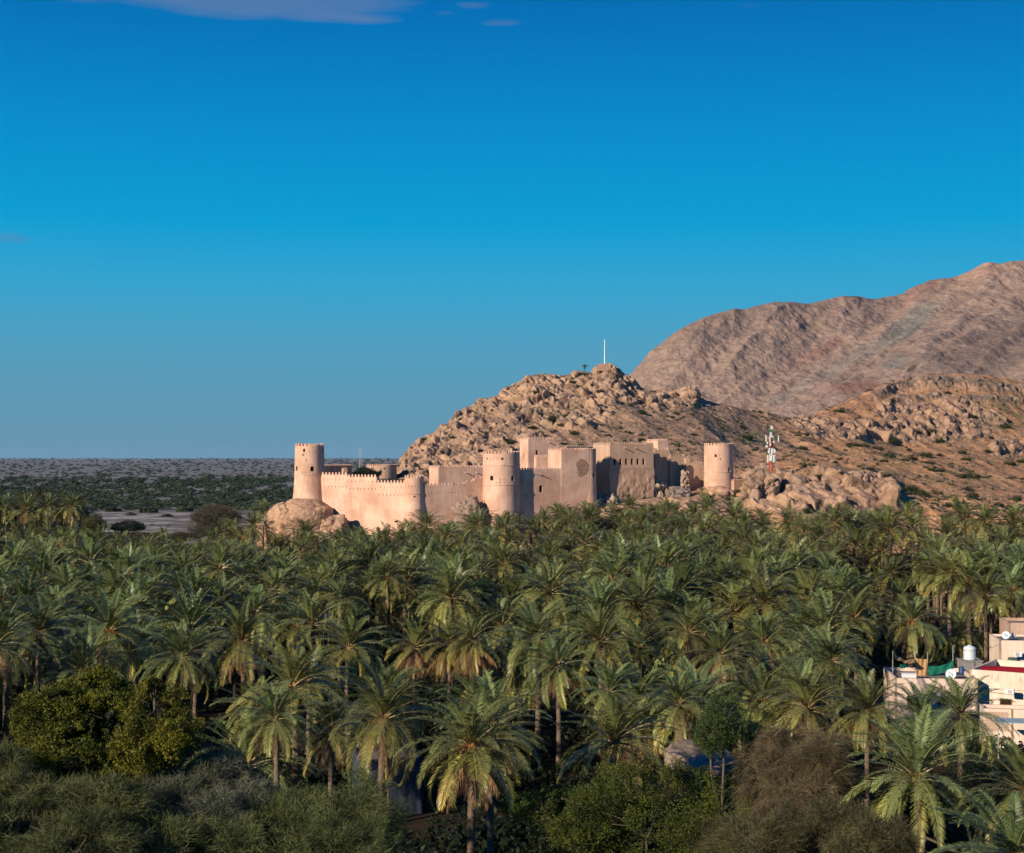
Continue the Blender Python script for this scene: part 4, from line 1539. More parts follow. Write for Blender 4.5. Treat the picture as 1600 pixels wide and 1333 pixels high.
# palm kinds: (crown, skirt, stalks) meshes; near ones are detailed
HT = 10.0
KN = []
for i in range(7):
    V, Fq, c_ = crown(10 + i, 46, 60, .058, shape=i)
    KN.append(np_mesh('crown', V, Fq, M_FROND, False, c_))
KM = []
for i in range(9):
    V, Fq, c_ = crown(40 + i, 42, 28, .11, low=True, shape=i + 1)
    KM.append(np_mesh('crown', V, Fq, M_FROND, False, c_))
SKN = [np_mesh('dead_fronds', *skirt(i, 16, 30, .045)[:2], M_DEADF, False, skirt(i, 16, 30, .045)[2]) for i in range(3)]
SKH = [np_mesh('dead_fronds', *skirt(20 + i, 44, 30, .05, 3.3)[:2], M_DEADF, False, skirt(20 + i, 44, 30, .05, 3.3)[2]) for i in range(2)]
STK = [np_mesh('fruit_stalks', *stalks(i)[:2], M_LEAF, False, stalks(i)[2]) for i in range(2)]
TRK = [np_mesh('trunk', *trunk_mesh(i, HT), M_TRUNK, False) for i in range(5)]
PALMS = []       # (x, y, radius)


def zc(py, Y):
    return Z(py, Y)


def palm(x, y, zcrown, scale, kind, label, group, near=True, skirt_kind=None, fruit=False, rz=None, tilt=(0, 0)):
    """one date palm: Empty at the base, trunk and crown (and dry fronds, fruit stalks) as parts"""
    zg = float(ground_z(x, y))
    rz = random.uniform(0, 6.283) if rz is None else rz
    root = bpy.data.objects.new('date_palm', None)
    root.empty_display_size = .5
    link(root, None, (x, y, zg))
    setp(root, label, 'palm', group)
    h = zcrown - zg

    def put(name, me, sc_, zoff=h):
        o = bpy.data.objects.new(name, me)
        link(o, root, (0, 0, zoff))
        o.rotation_euler = (tilt[0], tilt[1], rz)
        o.scale = sc_
        if name == 'crown':
            o.scale = (sc_[0] * random.uniform(.94, 1.07), sc_[0] * random.uniform(.94, 1.07), sc_[0] * random.uniform(.9, 1.1))
            o.rotation_euler = (random.gauss(0, .09), random.gauss(0, .09), rz)
        return o
    t_ = put('trunk', TRK[kind % 5], (scale, scale, (h + .6) / HT))
    t_.rotation_euler = (0, 0, rz)
    put('crown', (KN if near else KM)[kind % (7 if near else 9)], (scale,) * 3)
    if skirt_kind is not None:
        put('dead_fronds', (SKH if skirt_kind >= 10 else SKN)[skirt_kind % (2 if skirt_kind >= 10 else 3)], (scale,) * 3)
    if fruit:
        put('fruit_stalks', STK[kind % 2], (scale,) * 3)
    return root


GP = 'date palms of the grove'
# (px, py of the crown's heart, distance, scale, kind, dry fronds, fruit, label)
HERO = [
    (430, 1122, 104, .88, 0, 0, 0, 'palm with a leaning grey trunk left of the smaller squeezed palm'),
    (599, 1124, 95, 1.02, 1, 1, 1, 'tall palm whose long bare trunk crosses the shaded blue wall'),
    (520, 1142, 106, .80, 2, 2, 0, 'smaller palm squeezed between two bigger ones, orange trunk in the shrubs'),
    (736, 1166, 87, 1.06, 0, 1, 1, 'big yellow tipped palm at the bottom centre with a thick drooping crown'),
    (768, 1130, 91, .92, 3, 0, 0, 'second trunk of the bottom centre pair, crown rising behind the first'),
    (960, 1158, 98, 1.08, 5, None, 0, 'low blue green palm without a visible trunk above the green thicket'),
    (952, 1080, 114, .70, 2, 1, 0, 'small palm with orange lower fronds above the low blue green palm'),
    (1061, 1098, 116, .82, 3, 2, 0, 'palm with a few dry brown fronds above the pale earth mound'),
    (1126, 1022, 138, .92, 2, 1, 0, 'palm on a bright bare trunk behind the one above the earth mound'),
    (1262, 1104, 110, 1.02, 3, None, 0, 'palm with yellow lower fronds just above the brown tamarisk'),
    (1358, 1110, 107, .84, 4, 0, 0, 'palm just left of the terrace house, right of the brown tamarisk'),
    (1432, 1212, 87, 1.12, 5, None, 1, 'big dark palm at the bottom right with spreading drooping fronds'),
    (1502, 1114, 108, .92, 1, None, 0, 'palm whose fronds touch the patterned wall of the houses'),
    (1440, 1120, 116, .84, 2, None, 0, 'small palm before the terrace house, left of the patterned wall'),
    (1604, 1235, 84, .95, 4, None, 0, 'palm cut by the right picture edge beside the big dark one'),
    (1585, 1335, 66, .85, 2, None, 0, 'palm tops rising in the bottom right corner'),
    (1425, 972, 162, 1.15, 1, 0, 1, 'tall palm directly behind the tan and green awnings'),
    (172, 985, 139, 1.25, 1, 1, 1, 'large palm with orange heart above the yellow green tree'),
    (378, 1000, 143, 1.15, 4, 2, 1, 'palm with orange dates stalks left of the darkest gap of the grove'),
    (284, 1025, 131, 1.0, 1, 0, 0, 'palm between the two orange hearted palms on the west side'),
    (-6, 1008, 128, 1.1, 4, 1, 0, 'palm half cut by the left picture edge'),
    (62, 985, 141, 1.05, 2, None, 0, 'shaded palm beside the one cut by the left edge'),
    (686, 897, 216, .85, 2, None, 0, 'palm on a tall thin bare trunk standing clear in the middle grove'),
    (648, 1010, 140, .85, 2, 11, 0, 'palm with a brown skirt of dead fronds in the centre'),
    (703, 1005, 139, .85, 3, 10, 0, 'palm smothered in dead fronds beside the brown skirted one'),
    (738, 1000, 137, .9, 0, 11, 0, 'palm with one orange dying frond right of the dead skirts'),
    (765, 865, 256, 1.08, 1, 1, 0, 'big yellowish palm below the great round tower'),
    (630, 888, 236, 1.0, 4, None, 0, 'rounded palm left of the tall thin trunk'),
    (488, 975, 150, 1.0, 2, None, 0, 'dark palm in shade right of the west side palms'),
    (545, 1010, 139, 1.0, 5, None, 0, 'dark palm just left of the dead skirts'),
    (870, 1040, 128, .95, 0, 1, 0, 'palm above and right of the bottom centre pair'),
    (1000, 1012, 145, 1.0, 5, None, 0, 'broad palm in the middle right with soft curved fronds'),
    (1335, 965, 166, 1.12, 5, None, 0, 'palm left of the tall one behind the awnings'),
    (1195, 1003, 148, 1.05, 1, 1, 0, 'palm centred above the brown tamarisk and its neighbour'),
    (1085, 975, 163, 1.15, 3, None, 0, 'wide palm on the right of the middle grove with a dark gap behind'),
    (1205, 885, 232, 1.12, 4, 1, 0, 'palm with a brown heart in the upper right grove'),
    (1088, 860, 262, 1.12, 1, None, 0, 'dark crowned palm in the upper grove below the front block'),
    (1300, 1030, 132, .95, 4, None, 0, 'palm just above the yellow skirted one by the tamarisk'),
    (1540, 930, 185, 1.1, 2, None, 0, 'palm above the roof with the water tank'),
    (1500, 985, 168, .9, 0, 0, 0, 'palm with orange dates behind the water tank'),
    # along the foot of the fort
    (563, 842, 311, .92, 2, 0, 0, 'left one of the twin palms against the foot of the bright wall'),
    (592, 845, 310, .92, 3, 0, 0, 'right one of the twin palms against the foot of the bright wall'),
    (637, 848, 312, .72, 2, 0, 0, 'short palm under the small round bastion'),
    (662, 845, 310, .85, 4, 1, 0, 'round palm just right of the small bastion foot'),
    (700, 838, 312, .8, 0, None, 0, 'bushy palm under the dull curtain wall'),
    (735, 822, 315, .9, 2, None, 0, 'palm hiding the grey craggy rock'),
    (790, 828, 313, .85, 3, None, 0, 'palm under the great round tower'),
    (845, 822, 312, .9, 1, None, 0, 'palm below the shaded strip beside the great tower'),
    (876, 805, 314, 1.05, 2, 0, 0, 'tallest palm in front of the arched window wall'),
    (916, 806, 314, .85, 4, 1, 0, 'palm under the oval stone patch'),
    (960, 818, 313, .9, 3, None, 0, 'palm under the shaded strip of the front block'),
    (1005, 808, 314, .95, 0, None, 0, 'palm under the row of six windows'),
    (1052, 806, 315, .95, 5, None, 0, 'palm under the shaded recess'),
    (1110, 812, 316, .9, 1, None, 0, 'palm under the east round tower rock'),
    (1150, 806, 317, .95, 2, None, 0, 'palm just right of the east tower rock'),
    (1190, 812, 316, .95, 3, None, 0, 'palm below the big round rocks'),
    (1320, 812, 318, 1.18, 1, 0, 1, 'tall skyline palm below the cliff rocks'),
    (1356, 815, 322, .95, 2, None, 0, 'dark slim palm between two tall skyline palms'),
    (1388, 815, 316, 1.18, 4, 0, 1, 'second tall skyline palm below the last cliff rock'),
    (1432, 812, 320, 1.0, 3, None, 0, 'dark palm beside the second tall skyline palm'),
    (1500, 808, 318, 1.22, 1, 1, 1, 'tallest skyline palm against the open shrubby slope'),
    (1586, 838, 308, 1.12, 0, None, 0, 'eastmost skyline palm by the right picture edge'),
    (1545, 842, 300, .9, 2, None, 0, 'low palm beside the eastmost skyline palm'),
    # left clump and the grove's far west
    (8, 792, 388, 1.15, 2, None, 0, 'palm at the left edge of the tall far western clump'),
    (40, 798, 376, 1.25, 1, 0, 0, 'drooping palm in the tall far western clump'),
    (74, 790, 386, 1.15, 3, None, 0, 'highest palm of the far western clump'),
    (112, 792, 378, 1.2, 4, 0, 0, 'eastmost palm of the far western clump with yellow skirt'),
    (22, 828, 372, 1.1, 0, None, 0, 'lower palm at the front of the far western clump'),
    (75, 838, 370, 1.1, 5, None, 0, 'shaded low palm in the middle of the far western clump'),
    (395, 822, 330, 1.15, 3, 1, 0, 'tall palm left of the huge west boulder'),
    (378, 842, 318, 1.0, 0, 1, 0, 'palm with yellowish fronds left of the huge boulder'),
    (412, 800, 345, .9, 2, None, 0, 'palm top peeping beside the huge boulder'),
    (140, 862, 300, 1.2, 1, 1, 0, 'yellowish drooping palm at the west end below the wadi'),
    (240, 868, 292, 1.1, 3, None, 0, 'pale palm in the row below the wadi'),
    (482, 858, 300, .95, 1, 1, 0, 'palm at the foot of the huge west boulder'),
    (510, 850, 306, .8, 5, None, 0, 'dark palm against the broken pale boulder'),
]
for (px, py, d, s_, kd, sk, fr, lab) in HERO:
    v = P(px, py, d)
    palm(v.x, v.y, v.z, s_, kd, lab, GP, near=d < 235, skirt_kind=sk, fruit=bool(fr))
    PALMS.append((v.x, v.y, 3.6 * s_))


# ---- the rest of the grove, in loose rows
def back_limit(px):
    return float(np.interp(px, [-300, 130, 150, 200, 320, 345, 420, 440, 560, 1150, 1200, 1500, 1900], [420, 425, 318, 300, 302, 345, 345, 318, 311, 313, 316, 318, 330]))


def front_limit(px):
    return float(np.interp(px, [-300, 0, 300, 330, 500, 560, 820, 860, 1000, 1350, 1400, 1900], [120, 118, 118, 112, 118, 122, 122, 118, 122, 118, 100, 100]))


HOUSE = [(X(1380, 150), X(1790, 150), 134, 182)]
cand = []
rng = random.Random(21)
Yr_ = 96.0
while Yr_ < 430:
    st = 6.25 + (Yr_ - 96) * .002 if Yr_ < 372 else 4.6
    x = -.42 * Yr_ - 12 + rng.uniform(0, st)
    while x < .42 * Yr_ + 12:
        xx_, yy_ = x + rng.uniform(-1.9, 1.9), Yr_ + rng.uniform(-1.9, 1.9)
        px = 800 + F * xx_ / yy_
        ok = front_limit(px) < yy_ < back_limit(px) - 2
        if px < 135 and 300 < yy_ < 372:
            ok = False
        if 1330 < px <= 1385 and 112 < yy_ < 160:
            ok = False
        if px > 1385 and (97 if px < 1640 else 130) < yy_ < 163 or px > 1540 and 97 < yy_ < 186:
            ok = False
        if ok and any(a < xx_ < b and c_ < yy_ < d_ for a, b, c_, d_ in HOUSE):
            ok = False
        if ok and any((xx_ - a) ** 2 + (yy_ - b) ** 2 < (r_ * .95 + 1.7) ** 2 for a, b, r_ in PALMS):
            ok = False
        # clearings that leave the dark gaps of the photograph
        if ok and fbm(np.array([[xx_ / 26, yy_ / 26, 3.3]]), 2, 77)[0] < -.31:
            ok = False
        for (gx0, gy0, rr) in ((X(1140, 185), 185, 7), (X(560, 128), 128, 4), (X(660, 108), 108, 7), (X(240, 122), 122, 4), (X(1075, 120), 120, 3.5)):
            if (xx_ - gx0) ** 2 + (yy_ - gy0) ** 2 < rr * rr:
                ok = False
        if ok and rng.random() > .02:
            cand.append((yy_, xx_, px))
        x += st
    Yr_ += st * .92
cand.sort()
N_IND = 300 - len(HERO)
vis = [c_ for c_ in cand if -60 < c_[2] < 1660]
IND = set(vis[:N_IND])
print('palm candidates', len(cand), 'in view', len(vis), 'individual', len(IND))
ORD = ['first', 'second', 'third', 'fourth', 'fifth', 'sixth', 'seventh', 'eighth', 'ninth', 'tenth', 'eleventh', 'twelfth', 'thirteenth', 'fourteenth', 'fifteenth', 'sixteenth', 'seventeenth', 'eighteenth', 'nineteenth', 'twentieth',
       'twenty-first', 'twenty-second', 'twenty-third', 'twenty-fourth', 'twenty-fifth', 'twenty-sixth']
LM = [(-80, 'the western clump'), (150, 'the white wadi'), (400, 'the west boulder'), (545, 'the bright wall'), (665, 'the dull wall'), (755, 'the great tower'),
      (830, 'the arched window'), (932, 'the six windows'), (1025, 'the shaded recess'), (1095, 'the east tower'), (1170, 'the telecom mast'), (1260, 'the cliff rocks'),
      (1400, 'the shrubby slope'), (1520, 'the eastmost slope')]
BANDS = [(0, 'front rows'), (122, 'lower grove'), (140, 'lower middle grove'), (160, 'middle grove'), (185, 'upper middle grove'), (215, 'upper grove'), (255, 'back rows')]
zone = {}
for c_ in sorted(IND, key=lambda q: q[2]):
    lm = [t_ for p_, t_ in LM if p_ <= max(c_[2], -79)][-1]
    bd = [t_ for p_, t_ in BANDS if p_ <= c_[0]][-1]
    zone.setdefault((lm, bd), []).append(c_)
sizes = {}
for key, lst in zone.items():
    for i, c_ in enumerate(lst):
        rr = random.Random(int(c_[0] * 100 + c_[1] * 7))
        hh = (9.4 if rr.random() > (.42 if c_[0] < 165 else .2) else rr.uniform(4.2, 6.6)) + rr.gauss(0, 1.1) + .8 * float(fbm(np.array([[c_[1] / 30, c_[0] / 30, 9.1]]), 2, 55)[0])
        s_ = rr.uniform(.95, 1.34)
        kd = rr.randrange(42)
        sk = rr.choice([None, None, None, None, None, 0, 1, 10 if rr.random() < .2 else None])
        fr = rr.random() < .15
        tall = 'tall' if hh > 9.9 else ('low' if hh < 8 else 'mid-height')
        look = 'dry skirted' if sk == 10 else ('brown fringed' if sk is not None else 'all green')
        n = len(lst)
        which = '' if n == 1 else (ORD[i] + ' from the left, ')
        lab = f'{which}{tall} {look} palm, {key[1]}, under {key[0]}'
        zg = float(ground_z(c_[1], c_[0]))
        palm(c_[1], c_[0], zg + hh, s_, kd, lab, GP, near=c_[0] < 150, skirt_kind=sk, fruit=fr)


# ---- palms beyond the nearest three hundred: one mass
def joined_palms(lst, name, label):
    base = []
    for i in range(7):
        V, Fq, c_ = crown(70 + i, 34, 13, .20, low=True, shape=i)
        tv, tf = trunk_mesh(i, HT, seg=4, sides=6)
        n = len(V)
        V = np.concatenate([V, tv])
        c_ = np.concatenate([c_, np.ones((len(tv), 3)) * np.array([.16, .115, .08])])
        base.append((V, np.concatenate([Fq, tf + n]), c_))
    parts = []
    for (y, x, px) in lst:
        rr = random.Random(int(y * 100 + x * 7))
        V, Fq, c_ = base[rr.randrange(7)]
        s_ = rr.uniform(.92, 1.30)
        a = rr.uniform(0, 6.283)
        far_w = (y > 340)
        hh = (10.1 if rr.random() > .15 else 7.5) + rr.gauss(0, .9) + ((4.0 if rr.random() < .6 else 0) if far_w and px < 150 else 0)
        hh += float(ground_z(x, y)) - .8
        ca, sa = math.cos(a) * s_, math.sin(a) * s_
        Vn = np.stack([V[:, 0] * ca - V[:, 1] * sa + x, V[:, 0] * sa + V[:, 1] * ca + y, V[:, 2] * s_ + hh], 1)
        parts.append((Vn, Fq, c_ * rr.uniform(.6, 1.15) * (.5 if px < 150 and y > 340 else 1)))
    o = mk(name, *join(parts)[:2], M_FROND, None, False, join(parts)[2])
    return setp(o, label, 'palms', kind='stuff')


rest = [c_ for c_ in cand if c_ not in IND]
joined_palms(rest, 'distant_palm_grove', 'distant rows of date palms filling the back of the grove')


# ================================================================ broadleaf and feathery trees
def leaf_cloud(lobes, n, size, seed, cols, thr=-.15, nscale=1.0, kind='leaf', length=.6, shell=.5, upw=.3):
    rs_ = np.random.RandomState(seed)
    lobes = [(np.array(c_, float), np.array(r_, float)) for c_, r_ in lobes]
    wts = np.array([np.prod(r_) ** (2 / 3) for _, r_ in lobes])
    wts /= wts.sum()
    ids = rs_.choice(len(lobes), int(n * 1.9), p=wts)
    d = rs_.normal(size=(len(ids), 3))
    d /= np.linalg.norm(d, axis=1, keepdims=True)
    rad = shell + (1.03 - shell) * rs_.rand(len(ids)) ** .6
    Cn = np.array([lobes[i][0] for i in ids])
    Rn = np.array([lobes[i][1] for i in ids])
    bump = 1 + .5 * fbm(d * 2.6 + ids[:, None] * 3.1 + seed, 3, seed)
    pt = Cn + d * Rn * (rad * bump)[:, None]
    nn_ = fbm(pt * nscale + seed, 3, seed + 3)
    keep = (nn_ > thr + rs_.uniform(-.1, .1, len(pt)))
    pt, d, nn_ = pt[keep][:n], d[keep][:n], nn_[keep][:n]
    m_ = len(pt)
    ck = np.clip(.5 + 1.6 * fbm(pt * nscale * 1.7 + 40, 2, seed + 8) + rs_.uniform(-.3, .3, m_), 0, 1)[:, None]
    col = (np.array(cols[0]) * (1 - ck) + np.array(cols[1]) * ck) * rs_.uniform(.75, 1.25, m_)[:, None]
    if kind == 'leaf':
        a = rs_.normal(size=(m_, 3))
        a /= np.linalg.norm(a, axis=1, keepdims=True)
        b = np.cross(a, rs_.normal(size=(m_, 3)))
        b /= np.linalg.norm(b, axis=1, keepdims=True)
        s_ = (size * rs_.uniform(.6, 1.3, m_))[:, None]
        V = np.stack([pt - a * s_, pt + b * s_ * .45, pt + a * s_, pt - b * s_ * .45], 1).reshape(-1, 3)
        Fq = np.arange(4 * m_).reshape(-1, 4)
        return V, Fq, np.repeat(col, 4, 0)
    # feathery twigs: curved ribbons
    dirv = d * 1.0 + np.array([0, 0, upw]) + rs_.normal(size=(m_, 3)) * .8
    dirv /= np.linalg.norm(dirv, axis=1, keepdims=True)
    L = length * rs_.uniform(.5, 1.3, m_)
    sd = np.cross(dirv, rs_.normal(size=(m_, 3)))
    sd /= np.linalg.norm(sd, axis=1, keepdims=True)
    bend = np.cross(dirv, sd) * (L * rs_.uniform(-.35, .35, m_))[:, None] + np.array([0, 0, -.25]) * L[:, None]
    rows = []
    for k_, tt in enumerate((0, .5, 1.0)):
        p = pt + dirv * (L * tt)[:, None] + bend * tt * tt
        wd = size * (1, .8, .12)[k_]
        rows += [p + sd * wd, p - sd * wd]
    V = np.stack(rows, 1).reshape(-1, 3)
    b_ = np.arange(m_)[:, None] * 6
    Fq = np.concatenate([b_ + np.array([[0, 2, 3, 1]]), b_ + np.array([[2, 4, 5, 3]])])
    return V, Fq, np.repeat(col, 6, 0)


def limbs(root_p, lobes, r0, seed):
    """trunk splitting towards each lobe"""
    rs_ = random.Random(seed)
    mb = MB()
    base = Vector(root_p)
    ctr = sum((Vector(c_) for c_, _ in lobes), Vector()) / len(lobes)
    fork = base.lerp(ctr, .38)
    mb.tube([base - UP * .6, base.lerp(fork, .5) + Vector((rs_.uniform(-.2, .2), rs_.uniform(-.2, .2), 0)), fork], [r0, r0 * .8, r0 * .65], 9)
    for c_, r_ in lobes:
        c_ = Vector(c_)
        m1 = fork.lerp(c_, .5) + Vector((rs_.uniform(-.4, .4), rs_.uniform(-.4, .4), rs_.uniform(-.1, .4)))
        mb.tube([fork, m1, c_], [r0 * .5, r0 * .33, r0 * .16], 7)
        for _ in range(4):
            e = c_ + Vector((rs_.uniform(-1, 1) * r_[0], rs_.uniform(-1, 1) * r_[1], rs_.uniform(-.2, .9) * r_[2])) * .85
            mb.tube([c_.lerp(m1, .3), c_.lerp(e, .55) + Vector((0, 0, .1)), e], [r0 * .16, r0 * .1, r0 * .04], 5)
    return mb


def tree(name, label, cat, base, lobes, n, size, seed, cols, r0=.25, group=None, bark=None, **kw):
    n = int(n * 1.0)
    root = thing(name, label, cat, tuple(base), group)
    V, Fq, c_ = leaf_cloud(lobes, n, size, seed, cols, **kw)
    limbs(base, lobes, r0, seed).make('trunk', bark or M_BARK, root, True)
    mk('crown', V, Fq, M_LEAF, root, False, c_)
    return root


def lob(px, py, Y, rx, rz, ry=None):
    """a lobe given by its centre pixel, distance, and radii in pixels"""
    v = P(px, py, Y)
    return (tuple(v), (rx * Y / F, (ry or rx) * Y / F, rz * Y / F))


def gbase(px, Y):
    return (X(px, Y), Y, float(ground_z(X(px, Y), Y)))


YG_ = ((.07, .078, .011), (.22, .20, .02))
OL_ = ((.048, .062, .026), (.12, .14, .055))
GR_ = ((.040, .055, .018), (.075, .100, .024))
BR_ = ((.09, .065, .035), (.205, .14, .07))
GY_ = ((.10, .105, .055), (.185, .18, .085))
tree('broadleaf_tree', 'large yellow green leafy tree at the lower left', 'tree', gbase(110, 73), [lob(120, 1115, 74, 66, 56), lob(60, 1135, 73, 52, 52), lob(170, 1150, 73, 58, 58), lob(95, 1190, 71, 80, 55), lob(150, 1080, 75, 42, 34), lob(190, 1100, 75, 36, 34), lob(50, 1215, 71, 55, 35), lob(175, 1210, 71, 60, 38)],
     120000, .07, 101, YG_, thr=-.04, nscale=1.0)
tree('broadleaf_tree', 'smaller yellow green leafy tree touching the palms at the lower left', 'tree', gbase(250, 68), [lob(250, 1110, 69, 48, 42), lob(275, 1150, 68, 42, 42), lob(215, 1165, 68, 45, 45), lob(240, 1080, 70, 26, 22)],
     36000, .065, 102, ((.07, .078, .013), (.19, .18, .02)), thr=-.03, nscale=1.0)
tree('feathery_shrub', 'grey feathery tamarisk below the smaller yellow green tree', 'shrub', gbase(330, 68), [lob(330, 1225, 69, 75, 48), lob(270, 1260, 67, 70, 50), lob(390, 1260, 68, 50, 42), lob(330, 1290, 66, 90, 50)],
     60000, .009, 103, ((.11, .11, .065), (.19, .175, .105)), kind='twig', length=.38, thr=-.04, nscale=.9, shell=.35)
tree('feathery_shrub', 'dark green feathery shrub filling the bottom left corner', 'shrub', gbase(90, 64), [lob(50, 1265, 65, 90, 50), lob(160, 1270, 64, 90, 55), lob(10, 1310, 62, 80, 55), lob(120, 1325, 61, 110, 55), lob(0, 1215, 67, 55, 50)],
     75000, .010, 104, OL_, kind='twig', length=.42, thr=-.04, nscale=.8, shell=.35)
tree('feathery_shrub', 'wide feathery green thorn shrub at the bottom between the lower palms', 'shrub', gbase(470, 66), [lob(450, 1290, 67, 95, 48), lob(560, 1270, 68, 70, 55), lob(360, 1320, 64, 90, 40), lob(520, 1325, 64, 100, 45), lob(255, 1325, 63, 80, 40)],
     75000, .009, 105, ((.08, .10, .035), (.18, .20, .07)), kind='twig', length=.42, thr=-.05, nscale=.9, shell=.35)
tree('broadleaf_tree', 'dense bright green thicket right of the bottom centre palms', 'tree', gbase(1000, 76), [lob(1000, 1235, 78, 75, 50), lob(930, 1275, 76, 75, 55), lob(1060, 1240, 78, 65, 50), lob(1010, 1300, 74, 120, 55), lob(880, 1310, 75, 60, 50), lob(1110, 1290, 76, 70, 60)],
     80000, .06, 106, ((.045, .058, .012), (.125, .135, .018)), thr=.05, nscale=.9)
tree('tamarisk', 'brown feathery tamarisk with hanging twigs at the lower right', 'tree', gbase(1260, 92), [lob(1250, 1190, 94, 62, 50), lob(1195, 1225, 92, 42, 60), lob(1290, 1215, 91, 40, 65), lob(1235, 1275, 90, 75, 70), lob(1305, 1180, 94, 26, 30), lob(1215, 1170, 94, 30, 28)],
     95000, .009, 107, BR_, kind='twig', length=.8, thr=.02, nscale=1.1, shell=.3, upw=-.7)
tree('feathery_shrub', 'olive grey feathery shrub at the foot of the brown tamarisk', 'shrub', gbase(1250, 68), [lob(1180, 1320, 70, 90, 45), lob(1290, 1310, 70, 90, 55), lob(1370, 1320, 69, 60, 50)],
     50000, .009, 108, GY_, kind='twig', length=.42, thr=-.06, nscale=.9, shell=.35)
tree('broadleaf_tree', 'small green bush between the earth mound and the tamarisk', 'tree', gbase(1130, 96), [lob(1130, 1125, 98, 34, 45), lob(1110, 1150, 97, 28, 30)], 16000, .06, 109, GR_)
tree('broadleaf_tree', 'low bright green bush in shade beside the bottom centre trunks', 'tree', gbase(840, 92), [lob(835, 1262, 93, 50, 20), lob(870, 1250, 94, 40, 24)], 14000, .06, 110, ((.05, .075, .012), (.10, .14, .018)))
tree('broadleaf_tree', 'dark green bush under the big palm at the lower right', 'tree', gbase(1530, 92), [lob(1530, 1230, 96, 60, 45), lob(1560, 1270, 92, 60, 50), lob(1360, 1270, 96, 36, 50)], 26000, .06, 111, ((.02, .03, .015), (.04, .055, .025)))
# trees among and beyond the palms
for i, (px, py, Y, rx, rz, cols, lab, kd) in enumerate((
        (335, 812, 392, 36, 24, ((.085, .075, .045), (.12, .10, .06)), 'round brown thorn tree beside the white wadi', 'twig'),
        (148, 826, 350, 18, 22, ((.06, .065, .02), (.09, .09, .03)), 'yellow green tree right of the far western clump', 'leaf'),
        (200, 822, 400, 24, 9, ((.03, .04, .03), (.05, .06, .04)), 'low dark bush on the white wadi stones', 'leaf'),
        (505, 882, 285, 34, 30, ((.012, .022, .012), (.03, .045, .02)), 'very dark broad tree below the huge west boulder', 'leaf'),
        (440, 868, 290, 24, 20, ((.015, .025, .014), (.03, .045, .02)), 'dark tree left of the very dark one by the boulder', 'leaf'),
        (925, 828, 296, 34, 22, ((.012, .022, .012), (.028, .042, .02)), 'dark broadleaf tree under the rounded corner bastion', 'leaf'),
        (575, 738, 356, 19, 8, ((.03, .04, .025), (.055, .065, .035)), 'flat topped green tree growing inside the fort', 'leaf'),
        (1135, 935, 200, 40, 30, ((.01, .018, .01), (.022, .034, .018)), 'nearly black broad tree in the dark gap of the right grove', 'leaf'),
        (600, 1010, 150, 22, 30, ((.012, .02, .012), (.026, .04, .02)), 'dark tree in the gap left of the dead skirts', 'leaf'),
        (90, 862, 395, 40, 16, ((.02, .028, .016), (.04, .05, .025)), 'dark scrub tree behind the trunks of the far western clump', 'leaf'),
        (30, 868, 405, 46, 20, ((.02, .028, .016), (.04, .05, .025)), 'dark scrub tree under the far western clump', 'leaf'))):
    zb = float(ground_z(X(px, Y), Y)) if 'inside' not in lab else 19.0
    lobes = [lob(px, py, Y, rx, rz), lob(px - rx * .55, py + rz * .25, Y - 1, rx * .6, rz * .7), lob(px + rx * .55, py + rz * .2, Y + 1, rx * .6, rz * .75)]
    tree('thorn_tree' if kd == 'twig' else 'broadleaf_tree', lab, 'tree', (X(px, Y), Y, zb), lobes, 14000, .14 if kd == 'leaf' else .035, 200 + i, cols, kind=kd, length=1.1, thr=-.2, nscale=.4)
# bare tree on the hill top
hb = hill_at(914, 578)
bt_ = thing('bare_tree', 'small leafless tree on the ridge left of the flagpole', 'tree', tuple(hb))
mb = MB()
rng = random.Random(4)


def branch(p, d, L, r_, lev):
    e = p + d * L
    mb.tube([p, p.lerp(e, .5) + Vector((rng.uniform(-.05, .05), rng.uniform(-.05, .05), 0)) * L, e], [r_, r_ * .8, r_ * .6], 4)
    if lev:
        for _ in range(4 if lev > 1 else 3):
            nd_ = (d + Vector((rng.uniform(-.8, .8), rng.uniform(-.8, .8), rng.uniform(-.15, .5)))).normalized()
            branch(p.lerp(e, rng.uniform(.6, 1)), nd_, L * .68, r_ * .6, lev - 1)


branch(hb - UP * .4, Vector((.1, 0, 1)), 1.25, .10, 5)
mb.make('branches', M_BARK, bt_)

# ================================================================ shrubs dotted over the hillside
SHR = []
for i in range(4):
    V, Fq, c_ = leaf_cloud([((0, 0, .35), (1, 1, .62)), ((.6, .2, .25), (.6, .6, .4)), ((-.5, -.3, .3), (.6, .6, .45))], 1500, .085, 300 + i, ((.022, .034, .014), (.055, .072, .028)), thr=-.3, nscale=1.3, shell=.45)
    SHR.append(np_mesh('crown', V, Fq, M_LEAF, False, c_))
STM = []
for i in range(2):
    mb = MB()
    rr = random.Random(i)
    for k_ in range(7):
        a = rr.uniform(0, 6.28)
        mb.tube([(0, 0, -.15), (.3 * math.cos(a), .3 * math.sin(a), .25), (.6 * math.cos(a), .6 * math.sin(a), .5)], [.05, .035, .015], 4)
    me = bpy.data.meshes.new('stems')
    me.from_pydata([tuple(v) for v in mb.v], [], mb.f)
    me.materials.append(M_BARK)
    STM.append(me)
